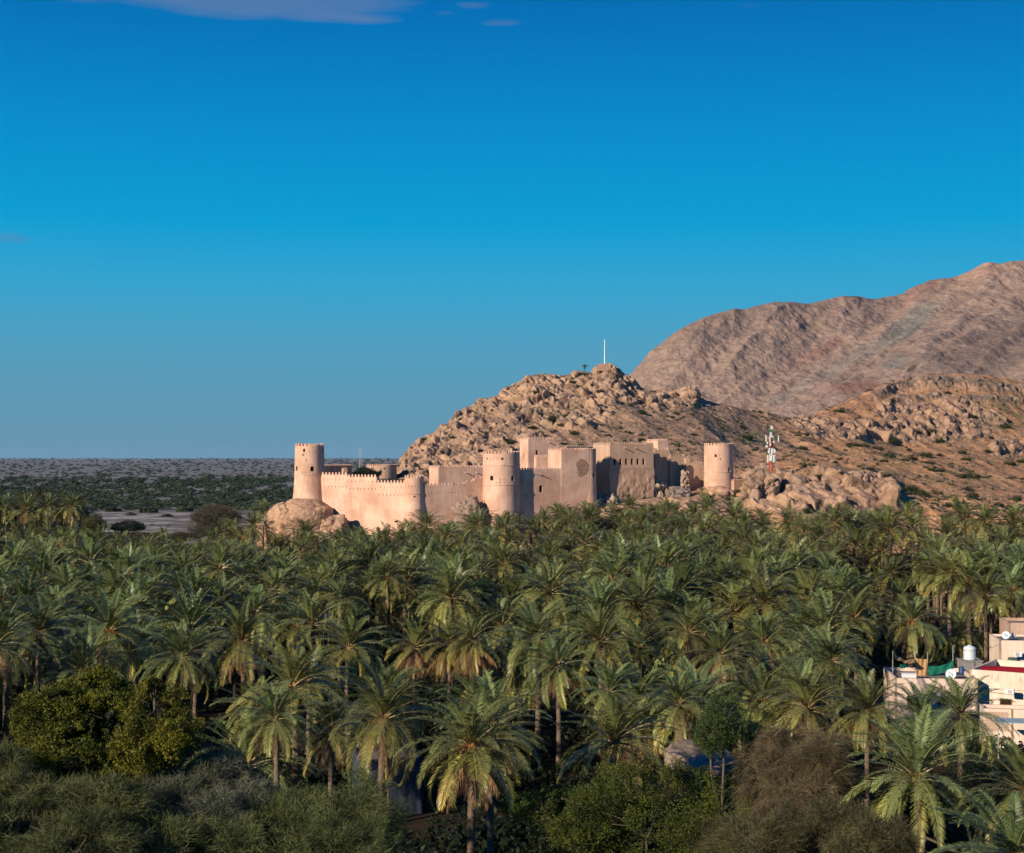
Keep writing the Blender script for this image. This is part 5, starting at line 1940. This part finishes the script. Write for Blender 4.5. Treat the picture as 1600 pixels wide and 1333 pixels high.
SH = [(662, 687, 6), (706, 683, 4), (690, 705, 4), (752, 705, 5), (651, 729, 6), (686, 713, 3), (637, 738, 4), (796, 692, 9), (760, 676, 6), (866, 657, 9), (875, 663, 6), (898, 678, 7), (889, 649, 6), (911, 584, 6), (938, 611, 5),
      (895, 597, 6), (835, 613, 6), (1003, 645, 8), (984, 633, 5), (970, 629, 4), (945, 635, 3), (1085, 679, 6), (1003, 687, 5), (1078, 690, 4), (1168, 685, 9), (1210, 702, 6), (1253, 700, 7), (1245, 680, 4), (1262, 679, 6), (1310, 643, 8),
      (1333, 696, 8), (1350, 697, 7), (1372, 702, 7), (1394, 690, 8), (1389, 713, 7), (1382, 720, 6), (1413, 719, 6), (1428, 717, 8), (1447, 712, 9), (1454, 720, 7), (1452, 678, 10), (1466, 691, 8), (1468, 712, 6), (1470, 735, 7), (1455, 735, 7),
      (1386, 744, 7), (1420, 763, 11), (1436, 768, 9), (1445, 773, 8), (1466, 767, 7), (1502, 745, 7), (1512, 740, 7), (1522, 741, 8), (1510, 718, 7), (1503, 706, 6), (1543, 706, 6), (1570, 668, 8), (1574, 698, 9), (1578, 725, 8), (1595, 720, 7),
      (1520, 774, 9), (1512, 765, 7), (1540, 746, 5), (1582, 747, 5), (1548, 684, 4), (1420, 700, 5), (1362, 727, 6), (1312, 713, 5), (1290, 700, 5), (1232, 712, 4), (1315, 738, 5), (1282, 745, 8), (1262, 797, 8), (1278, 798, 6), (1342, 728, 4),
      (1180, 703, 4), (1160, 668, 5), (1125, 657, 4), (1050, 652, 4), (1115, 640, 3), (1480, 614, 5), (1522, 652, 6), (1435, 676, 5), (1340, 655, 5), (1395, 625, 5), (1590, 780, 8), (1560, 790, 8), (1480, 790, 7), (1600, 750, 7), (1545, 800, 7),
      (720, 655, 4), (800, 640, 4), (770, 640, 3), (830, 668, 4), (850, 690, 5), (930, 668, 4), (715, 722, 4), (672, 738, 4), (950, 680, 4), (1030, 670, 4)]
HLM = [(0, 'west end of the hill'), (690, 'rocky slope west of the keep'), (790, 'rocks above the great round tower'), (880, 'slope above the tall block'), (960, 'slope above the front block'), (1060, 'slope above the east tower'),
       (1150, 'ground just left of the telecom mast'), (1215, 'ground just right of the telecom mast'), (1290, 'slope above the cliff rocks'), (1380, 'orange slope past the cliffs'), (1440, 'middle of the eastern slope'),
       (1500, 'eastern slope'), (1560, 'slope by the right picture edge')]
hz = {}
for s_ in SH:
    hz.setdefault([t_ for p_, t_ in HLM if p_ <= s_[0]][-1], []).append(s_)
k_ = 0
for nm_, lst in hz.items():
    lst.sort(key=lambda q: q[1])
    for i, (px, py, wpx) in enumerate(lst):
        v = hill_at(px, py + 1)
        o = bpy.data.objects.new('desert_shrub', None)
        o.empty_display_size = .3
        link(o, None, v - UP * .15)
        s_ = wpx * v.y / F * 1.15
        big = 'large' if wpx >= 8 else ('small' if wpx <= 4 else 'medium')
        w_ = 'lone' if len(lst) == 1 else ('topmost' if i == 0 else ('lowest' if i == len(lst) - 1 else ORD[i] + ' from the top,'))
        setp(o, f'{w_} {big} green shrub on the {nm_}', 'shrub', 'shrubs dotted over the hillside')
        for nme, me in (('crown', SHR[k_ % 4]), ('stems', STM[k_ % 2])):
            c2 = bpy.data.objects.new(nme, me)
            link(c2, o)
            c2.scale = (s_ * random.uniform(.85, 1.2), s_ * random.uniform(.8, 1.1), s_ * random.uniform(.7, 1.0))
            c2.rotation_euler = (0, 0, random.uniform(0, 6.28))
        k_ += 1
# dry tufts and small herbs: nobody could count them
rs_ = np.random.RandomState(5)
ok = np.where((HN[:, 2] > .15) & (HPY > 575) & (HPY < 830) & (HPX > 600) & (HPX < 1650) & (HILL[:, 1] > 330) & (rk.reshape(-1) < .4))[0]
pk = rs_.choice(ok, 2600)
pk = pk[fbm(HILL[pk] / 18, 2, 66) + rs_.uniform(-.3, .3, len(pk)) > -.02][:1500]
tp_ = []
for j, p in enumerate(HILL[pk]):
    n = 22
    s_ = rs_.uniform(.25, .8)
    d = rs_.normal(size=(n, 3)) * np.array([1, 1, .5]) * s_ * .5
    c0 = p + d + np.array([0, 0, s_ * .3])
    a = rs_.normal(size=(n, 3)) * s_ * .22
    b = rs_.normal(size=(n, 3)) * s_ * .22
    V = np.stack([c0 - a, c0 + b, c0 + a, c0 - b], 1).reshape(-1, 3)
    cc = np.array([.05, .065, .03]) if rs_.rand() < .6 else np.array([.13, .11, .06])
    tp_.append((V, np.arange(4 * n).reshape(-1, 4), np.ones((4 * n, 3)) * cc * rs_.uniform(.6, 1.2)))
tu = mk('hillside_herbs', *join(tp_)[:2], M_LEAF, None, False, join(tp_)[2])
setp(tu, 'small dry tufts and herbs sprinkled over the hill', 'herbs', kind='stuff')

# ================================================================ scrub of the plain
rs_ = np.random.RandomState(8)


def bush_template(n, seed):
    V, Fq, c_ = leaf_cloud([((0, 0, .42), (.55, .55, .42)), ((.3, .1, .35), (.38, .38, .3)), ((-.3, 0, .36), (.38, .38, .32))], n, .16, seed, ((.034, .050, .026), (.068, .085, .045)), thr=-.5, shell=.5)
    return V, Fq, c_


TB = [bush_template(90, 400 + i) for i in range(4)]


def scatter(name, label, pts, cat='scrub'):
    parts = []
    for (x, y, s_, g) in pts:
        V, Fq, c_ = TB[rs_.randint(4)]
        a = rs_.uniform(0, 6.28)
        Vn = np.stack([(V[:, 0] * math.cos(a) - V[:, 1] * math.sin(a)) * s_ + x, (V[:, 0] * math.sin(a) + V[:, 1] * math.cos(a)) * s_ + y, V[:, 2] * s_ * .62], 1)
        parts.append((Vn, Fq, c_ * g))
    o = mk(name, *join(parts)[:2], M_LEAF, None, False, join(parts)[2])
    return setp(o, label, cat, kind='stuff')


pts = []
while len(pts) < 4200:
    px = rs_.uniform(-500, 760)
    py = 717.2 + 37 * rs_.rand() ** 1.15
    d = CAM_Z * F / (py - 715)
    if fbm(np.array([[px / 50, py / 4.0, 1.5]]), 3, 44)[0] + rs_.uniform(-.5, .5) < -.1:
        continue
    wpx = rs_.uniform(2.0, 6.0) * np.interp(py, [717, 730, 750], [.75, .9, 1.3])
    pts.append(((px - 800) / F * d, d, wpx * d / F, rs_.uniform(.6, 1.2)))
scatter('plain_scrub', 'scattered dark thorn scrub over the desert plain out to the horizon', pts)
pts = []
while len(pts) < 4200:
    px = rs_.uniform(-500, 700)
    py = 746 + 84 * rs_.rand() ** .8
    d = CAM_Z * F / (py - 715)
    nz = fbm(np.array([[px / 60, py / 7.0, 4.5]]), 3, 46)[0]
    dn = np.interp(py, [746, 756, 768, 792, 806, 830], [.0, .45, .95, .8, .0, -.15])
    if nz + dn + rs_.uniform(-.3, .3) < .05:
        continue
    pts.append(((px - 800) / F * d, d, rs_.uniform(7, 17) * (1 if py < 800 else .45) * d / F, rs_.uniform(.55, 1.1)))
scatter('thorn_wood', 'dark green belt of thorn trees between the plain and the wadi', pts, 'wood')
# separate trees at the near edge of that wood
WT = [bush_template(900, 450 + i) for i in range(3)]
WTM = []
for V, Fq, c_ in WT:
    WTM.append(np_mesh('crown', (V * np.array([1, 1, .62])) , Fq, M_LEAF, False, c_))
WK = np_mesh('trunk', *(lambda mb_: (np.array([tuple(v) for v in mb_.v]), mb_.f))(MB().tube([(0, 0, -.05), (.02, 0, .12), (0, .02, .28)], [.035, .028, .015], 6)), M_BARK)
for i, (px, py, wpx) in enumerate(((178, 797, 22), (205, 803, 16), (232, 799, 26), (262, 806, 18), (289, 797, 24), (243, 790, 20), (160, 789, 22), (306, 790, 22), (352, 790, 24), (378, 783, 22), (135, 780, 20), (415, 779, 20), (440, 772, 18), (238, 818, 9))):
    d = CAM_Z * F / (py + 5 - 715)
    s_ = wpx * d / F / 1.25
    o = bpy.data.objects.new('thorn_tree', None)
    o.empty_display_size = 1
    link(o, None, (X(px, d), d, float(0)))
    w_ = ORD[sorted([178, 205, 232, 262, 289, 243, 160, 306, 352, 378, 135, 415, 440, 238]).index(px)]
    setp(o, f'{w_} from the left of the separate dark thorn trees edging the wadi', 'tree', 'thorn trees at the edge of the wadi')
    for nme, me in (('crown', WTM[i % 3]), ('trunk', WK)):
        c2 = bpy.data.objects.new(nme, me)
        link(c2, o)
        c2.scale = (s_,) * 3
# low growth on the grove floor
parts = []
TU = leaf_cloud([((0, 0, .3), (1.2, 1.2, .5))], 160, .16, 500, ((.013, .02, .009), (.036, .05, .016)), thr=-.5, shell=.2)  # leaf colours darkened so the gaps between palms look shadowed
for _ in range(1700):
    y = 62 + 180 * rs_.rand() ** 1.3
    x = rs_.uniform(-.36, .36) * y
    V, Fq, c_ = TU
    a = rs_.uniform(0, 6.28)
    s_ = rs_.uniform(.6, 2.2)
    Vn = np.stack([(V[:, 0] * math.cos(a) - V[:, 1] * math.sin(a)) * s_ + x, (V[:, 0] * math.sin(a) + V[:, 1] * math.cos(a)) * s_ + y, V[:, 2] * s_ + float(ground_z(x, y))], 1)
    parts.append((Vn, Fq, c_ * rs_.uniform(.5, 1.3)))
for _ in range(260):
    y = rs_.uniform(374, 470)
    x = (rs_.uniform(-160, 138) - 800) / F * y
    V, Fq, c_ = TU
    s_ = rs_.uniform(1.8, 3.6)
    parts.append((V * np.array([s_, s_, s_ * 1.3]) + np.array([x, y, 0]), Fq, c_ * rs_.uniform(.5, 1.0)))
ug = mk('undergrowth', *join(parts)[:2], M_LEAF, None, False, join(parts)[2])
setp(ug, 'low green undergrowth on the floor of the palm grove', 'undergrowth', kind='stuff')
# ================================================================ houses at the east edge of the grove
M_HW = mat_plaster('painted house wall', (.84, .69, .56), (.74, .56, .43))
M_HW2 = mat_plaster('old house wall', (.60, .42, .31), (.46, .31, .22), .6)
M_CONC = mat_simple('grey concrete', (.26, .25, .24), noise=.35, scale=3, bump=.3)
M_ROOF = mat_simple('dusty roof', (.24, .20, .17), noise=.5, scale=1.2, bump=.3)
M_TANK = mat_simple('tank plastic', (.62, .70, .72), .45, .4, noise=.06, scale=2)
M_DISH = mat_simple('dish paint', (.60, .70, .74), .7, .2, noise=.08)
M_TAN = mat_simple('tan sacking', (.44, .26, .12), noise=.25, scale=3)
M_CARP = mat_simple('red carpet', (.24, .012, .022), noise=.35, scale=4)
M_ORG = mat_simple('orange cloth', (.75, .20, .02), noise=.2, scale=4)
M_BLUE = mat_simple('pale blue sheet metal', (.36, .46, .50), .9, .1, noise=.1, scale=2)
M_SHADEW = mat_plaster('shade toned wall', (.07, .085, .11), (.05, .06, .08))  # deep shade put into the wall colour as dark blue grey


def slab(mb, pts, z0, z1):
    """vertical prism over a ground polygon (counter-clockwise)"""
    n = len(pts)
    return mb.add([(p[0], p[1], z0) for p in pts] + [(p[0], p[1], z1) for p in pts],
                  [list(range(n))[::-1], list(range(n, 2 * n))] + [[i, (i + 1) % n, n + (i + 1) % n, n + i] for i in range(n)])


def house(name, label, pts, zroof, par=.5, wm=None, zb=0.2):
    c = Vector((sum(p[0] for p in pts) / len(pts), sum(p[1] for p in pts) / len(pts), zb))
    h = thing(name, label, 'house', tuple(c))
    n = len(pts)
    V2 = [Vector((p[0], p[1], 0)) for p in pts]
    cc = Vector((c.x, c.y, 0))
    wl = MB()
    for i in range(n):
        a, b = V2[i], V2[(i + 1) % n]
        d = (b - a).normalized()
        nn = Vector((d.y, -d.x, 0))
        wl.prism([(0, zb), ((b - a).length, zb), ((b - a).length, zroof + par), (0, zroof + par)], a + nn * .001 * i, d, UP, -nn, .25)
    w_ = wl.make('wall', wm or M_HW, h)
    slab(MB(), [tuple((cc + (p - cc) * .97)[:2]) for p in V2], zroof - .2, zroof).make('roof', M_ROOF, h)
    return h, V2, w_


def rot_rect(px, Y, w_, d_, ang):
    o = Vector((X(px, Y), Y, 0))
    u = Vector((math.cos(R(ang)), math.sin(R(ang)), 0))
    v = Vector((-math.sin(R(ang)), math.cos(R(ang)), 0))
    return [o, o + u * w_, o + u * w_ + v * d_, o + v * d_]


def fill_window(par, o, u, px_off, z, w_, h_, nme='window', mat=None):
    nn = Vector((u.y, -u.x, 0))
    p = o + u * px_off + UP * z
    mb = MB().prism([(0, 0), (w_, 0), (w_, h_), (0, h_)], p + nn * .03, u, UP, -nn, .08)
    wn = mb.make(nme, mat or M_WOOD, par)
    fr = MB()
    for (a, b, c_, d_) in ((-.06, -.06, w_ + .06, 0), (-.06, h_, w_ + .06, h_ + .06), (-.06, 0, 0, h_), (w_, 0, w_ + .06, h_)):
        fr.prism([(a, b), (c_, b), (c_, d_), (a, d_)], p + nn * .06, u, UP, -nn, .1)
    fr.make('frame', M_HW2, wn)


rA = rot_rect(1396, 150.2, 7.9, 8, -6)
hA, VA, wA = house('house', 'low pale house with a terrace roof under the awnings', rA, 5.15, .35, M_HW)
uA = (VA[1] - VA[0]).normalized()
fill_window(wA, VA[0], uA, 1.2, 2.6, 1.0, 1.2)
fill_window(wA, VA[0], uA, 4.1, 2.6, 1.0, 1.2)
rB = rot_rect(1512.5, 152, 17, 9, -33)
hB, VB, wB = house('house', 'long pale house with a sloping looking parapet and red carpets on its roof', rB, 5.5, .62, M_HW)
uB = (VB[1] - VB[0]).normalized()
nB = Vector((uB.y, -uB.x, 0))
for s in (3.0, 6.4):
    fill_window(wB, VB[0], uB, s, 2.2, 1.1, 1.3)
st = MB()
rng = random.Random(2)
for i in range(16):
    s = (1.6 + rng.random() * 1.3) if i % 2 else (4.2 + rng.random() * 1.6)
    st.prism([(0, 0), (.05, 0), (.04, rng.uniform(.3, .7)), (0, rng.uniform(.3, .7))], VB[0] + uB * s + UP * rng.uniform(4.9, 5.3) + nB * .004, uB, UP, -nB, .01)
st.make('water_stain', M_HW2, wB)
MB().prism([(0, 0), (17, 0), (17, .12), (0, .12)], VB[0] + UP * 4.45 + nB * .12, uB, UP, -nB, .14).make('ledge', M_HW, wB)
for s in (5.6, 6.3):
    MB().tube([VB[0] + uB * s + nB * .1 + UP * 3.6, VB[0] + uB * s + nB * .1 + UP * 4.75], .05, 6).make('drain_pipe', M_STONE, hB)
# lower yard wall with a panel of patterned brick, nearer than the long house
rD = rot_rect(1532, 139.5, 10, 2.6, -12)
hD, VD, wD = house('house', 'low front building with a panel of patterned brickwork', rD, 4.0, .3, M_HW)
uD = (VD[1] - VD[0]).normalized()
nD = Vector((uD.y, -uD.x, 0))
pn = MB()
for i in range(19):
    for j in range(12):
        if (i + j) % 2 == 0:
            pn.prism([(-.05, 0), (.05, -.06), (.1, .06), (0, .09)], VD[0] + uD * (.25 + i * .108) + UP * (2.35 + j * .145) + nD * .05, uD, UP, -nD, .06)
pn.make('patterned_brick_panel', M_STONE, wD)
MB().prism([(0, 0), (.12, 0), (.12, 4.3), (0, 4.3)], VD[0] + uD * 2.5 + nD * .1, uD, UP, -nD, .12).make('orange_post', M_TAN, wD)
aw = thing('awning', 'flat pale blue metal awning below the patterned brick panel', 'awning', (X(1585, 134), 134, 3.0))
uu_ = uD
p_ = Vector((X(1549, 136), 136, 0))
sh = MB()
for i in range(46):
    a = i * .14
    sh.prism([(a, 0), (a + .14, 0), (a + .14, .05 + .03 * (i % 2)), (a, .05 + .03 * (i % 2))], p_ + UP * Z(1122, 136) + nD * .0, uD, UP, nD, 2.6)
o = sh.make('roof_sheet', M_BLUE, aw)
pst = MB()
for s in (.2, 3.0, 6.2):
    MB().tube([p_ + uD * s + nD * 2.4 + UP * .8, p_ + uD * s + nD * 2.4 + UP * Z(1122, 136)], .05, 6).make('post', M_STEEL, aw)
# upper storey
rC = rot_rect(1559, 160, 8, 6, -8)
hC, VC, wC = house('house', 'upper house with a bright blank wall and a dish on its roof', rC, Z(1004, 160), .22, M_HW)
uC = (VC[1] - VC[0]).normalized()
fill_window(wC, VC[0], uC, 3.6, 5.6, .9, 1.0)
mb = MB().prism([(0, 0), (1.1, 0), (.9, .9), (.2, .9)], VC[0] + uC * .7 + UP * 5.4 + Vector((uC.y, -uC.x, 0)) * .7, uC, UP, -Vector((uC.y, -uC.x, 0)), .65)
mb.make('cooler_box', mat_simple('dull green', (.06, .12, .10), noise=.3), wC)
rE = rot_rect(1574, 176, 9, 6, -8)
hE, VE, wE = house('house', 'farthest house top with a white tank beside the palms', rE, Z(978, 176), .35, M_HW2)
# tank on its plinth
xt, yt = X(1513, 158.5), 158.5
pl_ = thing('plinth', 'grey concrete block under the white water tank', 'plinth', (xt, yt, 5.0))
MB().box((xt, yt, (Z(1032, yt) + 4.6) / 2), (2.0, 2.0, Z(1032, yt) - 4.6)).make('block', M_CONC, pl_)
MB().box((xt, yt, Z(1032, yt) + .05), (2.16, 2.16, .12)).make('cap', M_CONC, pl_)
tk = thing('water_tank', 'white ribbed cylindrical water tank on the roof', 'water tank', (xt, yt, Z(1032, yt) + .11))
z0 = Z(1032, yt) + .11
prof = [(.02, z0), (.60, z0)]
for i in range(6):
    prof += [(.60, z0 + .02 + i * .2), (.63, z0 + .07 + i * .2), (.63, z0 + .13 + i * .2), (.60, z0 + .18 + i * .2)]
prof += [(.60, z0 + 1.22), (.45, z0 + 1.34), (.2, z0 + 1.40), (.02, z0 + 1.41)]
MB().lathe((xt, yt, 0), prof, 28).make('drum', M_TANK, tk, True)
MB().lathe((xt, yt, 0), [(.02, z0 + 1.38), (.2, z0 + 1.39), (.2, z0 + 1.47), (.02, z0 + 1.48)], 18).make('lid', M_TANK, tk)
MB().tube([(xt + .5, yt - .4, z0 + .2), (xt + .75, yt - .7, z0 + .1), (xt + .75, yt - .7, z0 - 1)], .03, 5).make('pipe', M_STEEL, tk)


def dish(label, px, py, Y, r_, zb, aim=(-.5, -.8, .35)):
    c = P(px, py, Y)
    o = thing('satellite_dish', label, 'satellite dish', (c.x, c.y, zb))
    d = Vector(aim).normalized()
    a = d.orthogonal().normalized()
    b = d.cross(a)
    vs, fs = [], []
    for side in (0, 1):
        for i in range(7):
            rr = r_ * i / 6
            for k in range(24):
                t_ = 2 * math.pi * k / 24
                vs.append(c + a * math.cos(t_) * rr + b * math.sin(t_) * rr + d * (rr * rr * .35 / r_ - side * .03))
    for side in (0, 1):
        for i in range(6):
            for k in range(24):
                q = [side * 168 + i * 24 + k, side * 168 + i * 24 + (k + 1) % 24, side * 168 + (i + 1) * 24 + (k + 1) % 24, side * 168 + (i + 1) * 24 + k]
                fs.append(q if side == 0 else q[::-1])
    for k in range(24):
        fs.append([144 + k, 144 + (k + 1) % 24, 168 + 144 + (k + 1) % 24, 168 + 144 + k])
    mk('reflector', vs, fs, M_DISH, o, True)
    MB().tube([c - d * .03, c - d * .25, Vector((c.x, c.y + .2, zb))], .035, 6).make('mast', M_STEEL, o)
    MB().tube([c - b * r_ * .9, c + d * r_ * .9], .02, 5).make('arm', M_STEEL, o)
    MB().box(tuple(c + d * r_ * .92), (.1, .1, .14)).make('receiver', M_STEEL, o)


dish('big pale blue satellite dish on the terrace in front of the green cloth', 1486.5, 1054, 151.8, .52, 5.16)
dish('small pale satellite dish on the roof of the upper house', 1572, 993, 161.5, .42, Z(1004, 160))
dish('second small dish turned sideways on the upper house roof', 1581, 994, 162.2, .40, Z(1004, 160), (.8, -.5, .3))


def cloth(name, label, cat, a, b, c_, d_, mat, sag=.25, wave=.06, nx=22, ny=12, group=None, seed=0):
    """sheet spanned by four corners (a top left, b top right, c bottom right, d bottom left)"""
    a, b, c_, d_ = map(Vector, (a, b, c_, d_))
    nn = (b - a).cross(d_ - a).normalized()
    V, Fq = [], []
    for th_ in (0, .02):
        for j in range(ny + 1):
            for i in range(nx + 1):
                u, v = i / nx, j / ny
                p = a.lerp(b, u).lerp(d_.lerp(c_, u), v)
                p = p - UP * sag * 4 * u * (1 - u) * (1 - .5 * v) + nn * (math.sin(u * 17 + seed + v * 2) * wave + math.sin(u * 7 + v * 5 + seed) * wave - th_)
                V.append(p)
    m1, tot = nx + 1, (nx + 1) * (ny + 1)
    for j in range(ny):
        for i in range(nx):
            q = [j * m1 + i, j * m1 + i + 1, (j + 1) * m1 + i + 1, (j + 1) * m1 + i]
            Fq.append(q)
            Fq.append([tot + k for k in q[::-1]])
    o = mk(name, V, Fq, mat, None, True)
    return setp(o, label, cat, group)


def pole(label, px, y0, y1, Y, r_=.035):
    t_ = P(px, y0, Y)
    b_ = P(px, y1, Y)
    o = thing('pole', label, 'pole', (b_.x, b_.y, b_.z))
    MB().tube([b_, t_], r_, 6).make('shaft', M_STEEL, o)
    MB().lathe((t_.x, t_.y, 0), [(.01, t_.z - .02), (r_ * 1.3, t_.z), (r_ * 1.3, t_.z + .04), (.01, t_.z + .06)], 8).make('cap', M_STEEL, o)


YC_ = 154.5
cloth('cloth', 'dark green net hung over the terrace between two poles', 'cloth', P(1450, 1040, YC_), P(1490, 1032, YC_), P(1488, 1045, YC_ - .3), P(1451, 1056, YC_ - .3), M_GREENP, .25, .05)
cloth('cloth', 'upright tan sacking screen left of the green net', 'cloth', P(1430, 1028, YC_), P(1449, 1030, YC_), P(1449, 1058, YC_ - .2), P(1431, 1056, YC_ - .2), M_TAN, .05, .04, seed=2)
cloth('cloth', 'slack tan sacking awning stretched out to the west pole', 'cloth', P(1394, 1019, YC_), P(1429, 1030, YC_), P(1426, 1036, YC_ - 1.6), P(1399, 1030, YC_ - 1.6), M_TAN, .35, .05, seed=4)
cloth('cloth', 'small green scrap of net beneath the tan awning', 'cloth', P(1406, 1037, YC_), P(1418, 1036, YC_), P(1417, 1043, YC_ - .3), P(1405, 1044, YC_ - .3), M_GREENP, .1, .03, seed=6)
zr = 6.35
cA, cB_ = VB[0] + uB * .9 - nB * .9, VB[0] + uB * 7.6 - nB * .9
cloth('carpet', 'long dark red carpet draped over the parapet of the long house', 'carpet', cA + UP * 6.42 - nB * .5, cB_ + UP * 6.5 - nB * .5, cB_ + UP * 5.75 + nB * .6, cA + UP * 5.95 + nB * .6, M_CARP, .02, .03, seed=1)
cC_, cD_ = VB[0] + uB * 7.8 - nB * .9, VB[0] + uB * 9.3 - nB * .9
cloth('cloth', 'bright orange cloth lying next to the red carpet', 'cloth', cC_ + UP * 6.55 - nB * .5, cD_ + UP * 6.3 - nB * .5, cD_ + UP * 5.85 + nB * .5, cC_ + UP * 5.8 + nB * .5, M_ORG, .05, .05, seed=3)
pole('westmost slanting pole of the tan awning', 1395, 1018, 1056, YC_)
pole('pole between the two tan sackings', 1430, 1019, 1058, YC_)
pole('pole between the tan screen and the green net', 1449.5, 1020, 1058, YC_)
pole('pole at the right end of the green net', 1489, 1010, 1046, YC_)
bx = thing('storage_box', 'long white storage chest on the terrace under the tan awning', 'chest', tuple(P(1420, 1058, 152.2)))
c = P(1420, 1054, 152.2)
MB().box((c.x, c.y, c.z - .1), (1.35, .7, .34), R(-6)).make('body', M_WHITE, bx)
MB().box((c.x, c.y, c.z + .11), (1.42, .76, .07), R(-6)).make('lid', M_WHITE, bx)
bn = cloth('tarpaulin', 'dark tarpaulin lying along the terrace edge', 'tarpaulin', P(1432, 1058, 151.6), P(1464, 1060, 151.6), P(1464, 1064, 150.8), P(1433, 1063, 150.8), mat_simple('dark tarp', (.03, .035, .05), .6, .3, noise=.3), .0, .04, seed=8)

# ---------------------------------------------------------------- the shaded outbuilding, mound and stones in the lower grove
rS = rot_rect(566, 112, 4.6, 5, 14)
hS, VS, wS = house('house', 'outbuilding with deep shade coloured blue grey into its walls, behind the lower palms', rS, Z(1195, 112), .3, M_SHADEW)
uS = (VS[1] - VS[0]).normalized()
fill_window(wS, VS[0], uS, 1.0, .9, .9, 1.9, 'door')
prock('earth_mound', 'pale earth mound behind the green thicket and small green bush', 1040, 1140, 1170, 1204, 108, 4.4, 51, cat='mound', cols=((.36, .28, .21), (.27, .20, .15)), cell=.9, amp=.06)
sw2 = thing('stone_wall', 'broken dry stone wall at the bottom left of the centre trunks', 'wall', (X(700, 82), 82, 2))
mb = MB()
rng = random.Random(12)
for row in range(5):
    x_ = X(668, 82)
    while x_ < X(722, 82) - row * .12:
        wd = rng.uniform(.25, .55)
        h0 = .26
        cx_, cz_ = x_ + wd / 2, float(ground_z(x_, 82)) + .1 + row * h0
        o_ = [(-wd / 2 * rng.uniform(.8, 1), -h0 / 2), (wd / 2, -h0 / 2 * rng.uniform(.7, 1)), (wd / 2 * rng.uniform(.8, 1), h0 / 2), (-wd / 2, h0 / 2 * rng.uniform(.7, 1))]
        mb.prism(o_, Vector((cx_, 82 + rng.uniform(-.1, .1), cz_)), Vector((1, 0, 0)), UP, Vector((0, 1, 0)), .5)
        x_ += wd + .02
mb.make('masonry', mat_simple('dry stone', (.30, .21, .16), noise=.5, scale=3, bump=.6), sw2)

# odds and ends on the houses
for (lab, px, py, Y, an) in (('air conditioner box on the long house wall under the drain pipes', 1578, 1080, 148.2, -33), ('air conditioner box on the bright wall of the upper house', 1590, 1022, 159.0, -8)):
    c = P(px, py, Y)
    ac = thing('air_conditioner', lab, 'air conditioner', (c.x, c.y, c.z - .25))
    MB().box((c.x, c.y, c.z), (.8, .4, .5), R(an)).make('case', M_WHITE, ac)
    MB().lathe((0, 0, 0), [(.02, 0), (.19, 0), (.19, .03), (.02, .03)], 14)
    MB().box((c.x - .1, c.y - .22, c.z), (.34, .04, .34), R(an)).make('grille', M_STEEL, ac)
def wire(label, a, b, sag):
    a, b = Vector(a), Vector(b)
    pts = [a.lerp(b, i / 14) - UP * sag * 4 * (i / 14) * (1 - i / 14) for i in range(15)]
    o = MB().tube(pts, .018, 4).make('wire', mat_simple('black cable', (.02, .02, .02), .6, .2))
    setp(o, label, 'wire')
wire('black cable sagging from the upper house to the terrace pole', VC[0] + UP * 7.6, P(1489, 1012, YC_), .5)
wire('black cable strung along the front of the long house', VB[0] + UP * 4.2 + nB * .2, VB[0] + uB * 11 + UP * 4.3 + nB * .2, .22)
cl = thing('water_barrel', 'blue plastic barrel on the terrace roof beside the plinth', 'barrel', (X(1500, 155.2), 155.2, 5.16))
MB().lathe((X(1500, 155.2), 155.2, 0), [(.02, 5.16), (.24, 5.16), (.28, 5.4), (.26, 5.45), (.28, 5.7), (.24, 5.95), (.02, 5.97)], 18).make('drum', mat_simple('blue plastic', (.03, .08, .22), .5, .4, noise=.1), cl, True)
# ================================================================ the air between here and the horizon
hm = bpy.data.materials.new('haze')
hm.use_nodes = True
t = NT(hm.node_tree)
pv = t.n('ShaderNodeVolumePrincipled')
pv.inputs['Color'].default_value = (.40, .72, 1.0, 1)
pv.inputs['Density'].default_value = 1.1e-5
pv.inputs['Anisotropy'].default_value = 0.0
out = t.n('ShaderNodeOutputMaterial')
t.l(pv.outputs[0], out.inputs['Volume'])
hz_ = mk('haze', [(-61000, -61000, -32), (61000, -61000, -32), (61000, 61000, -32), (-61000, 61000, -32), (-61000, -61000, 330), (61000, -61000, 330), (61000, 61000, 330), (-61000, 61000, 330)],
         [(3, 2, 1, 0), (4, 5, 6, 7), (0, 1, 5, 4), (1, 2, 6, 5), (2, 3, 7, 6), (3, 0, 4, 7)], hm)
setp(hz_, 'thin bluish haze over the plain and the mountain', 'haze', kind='stuff')
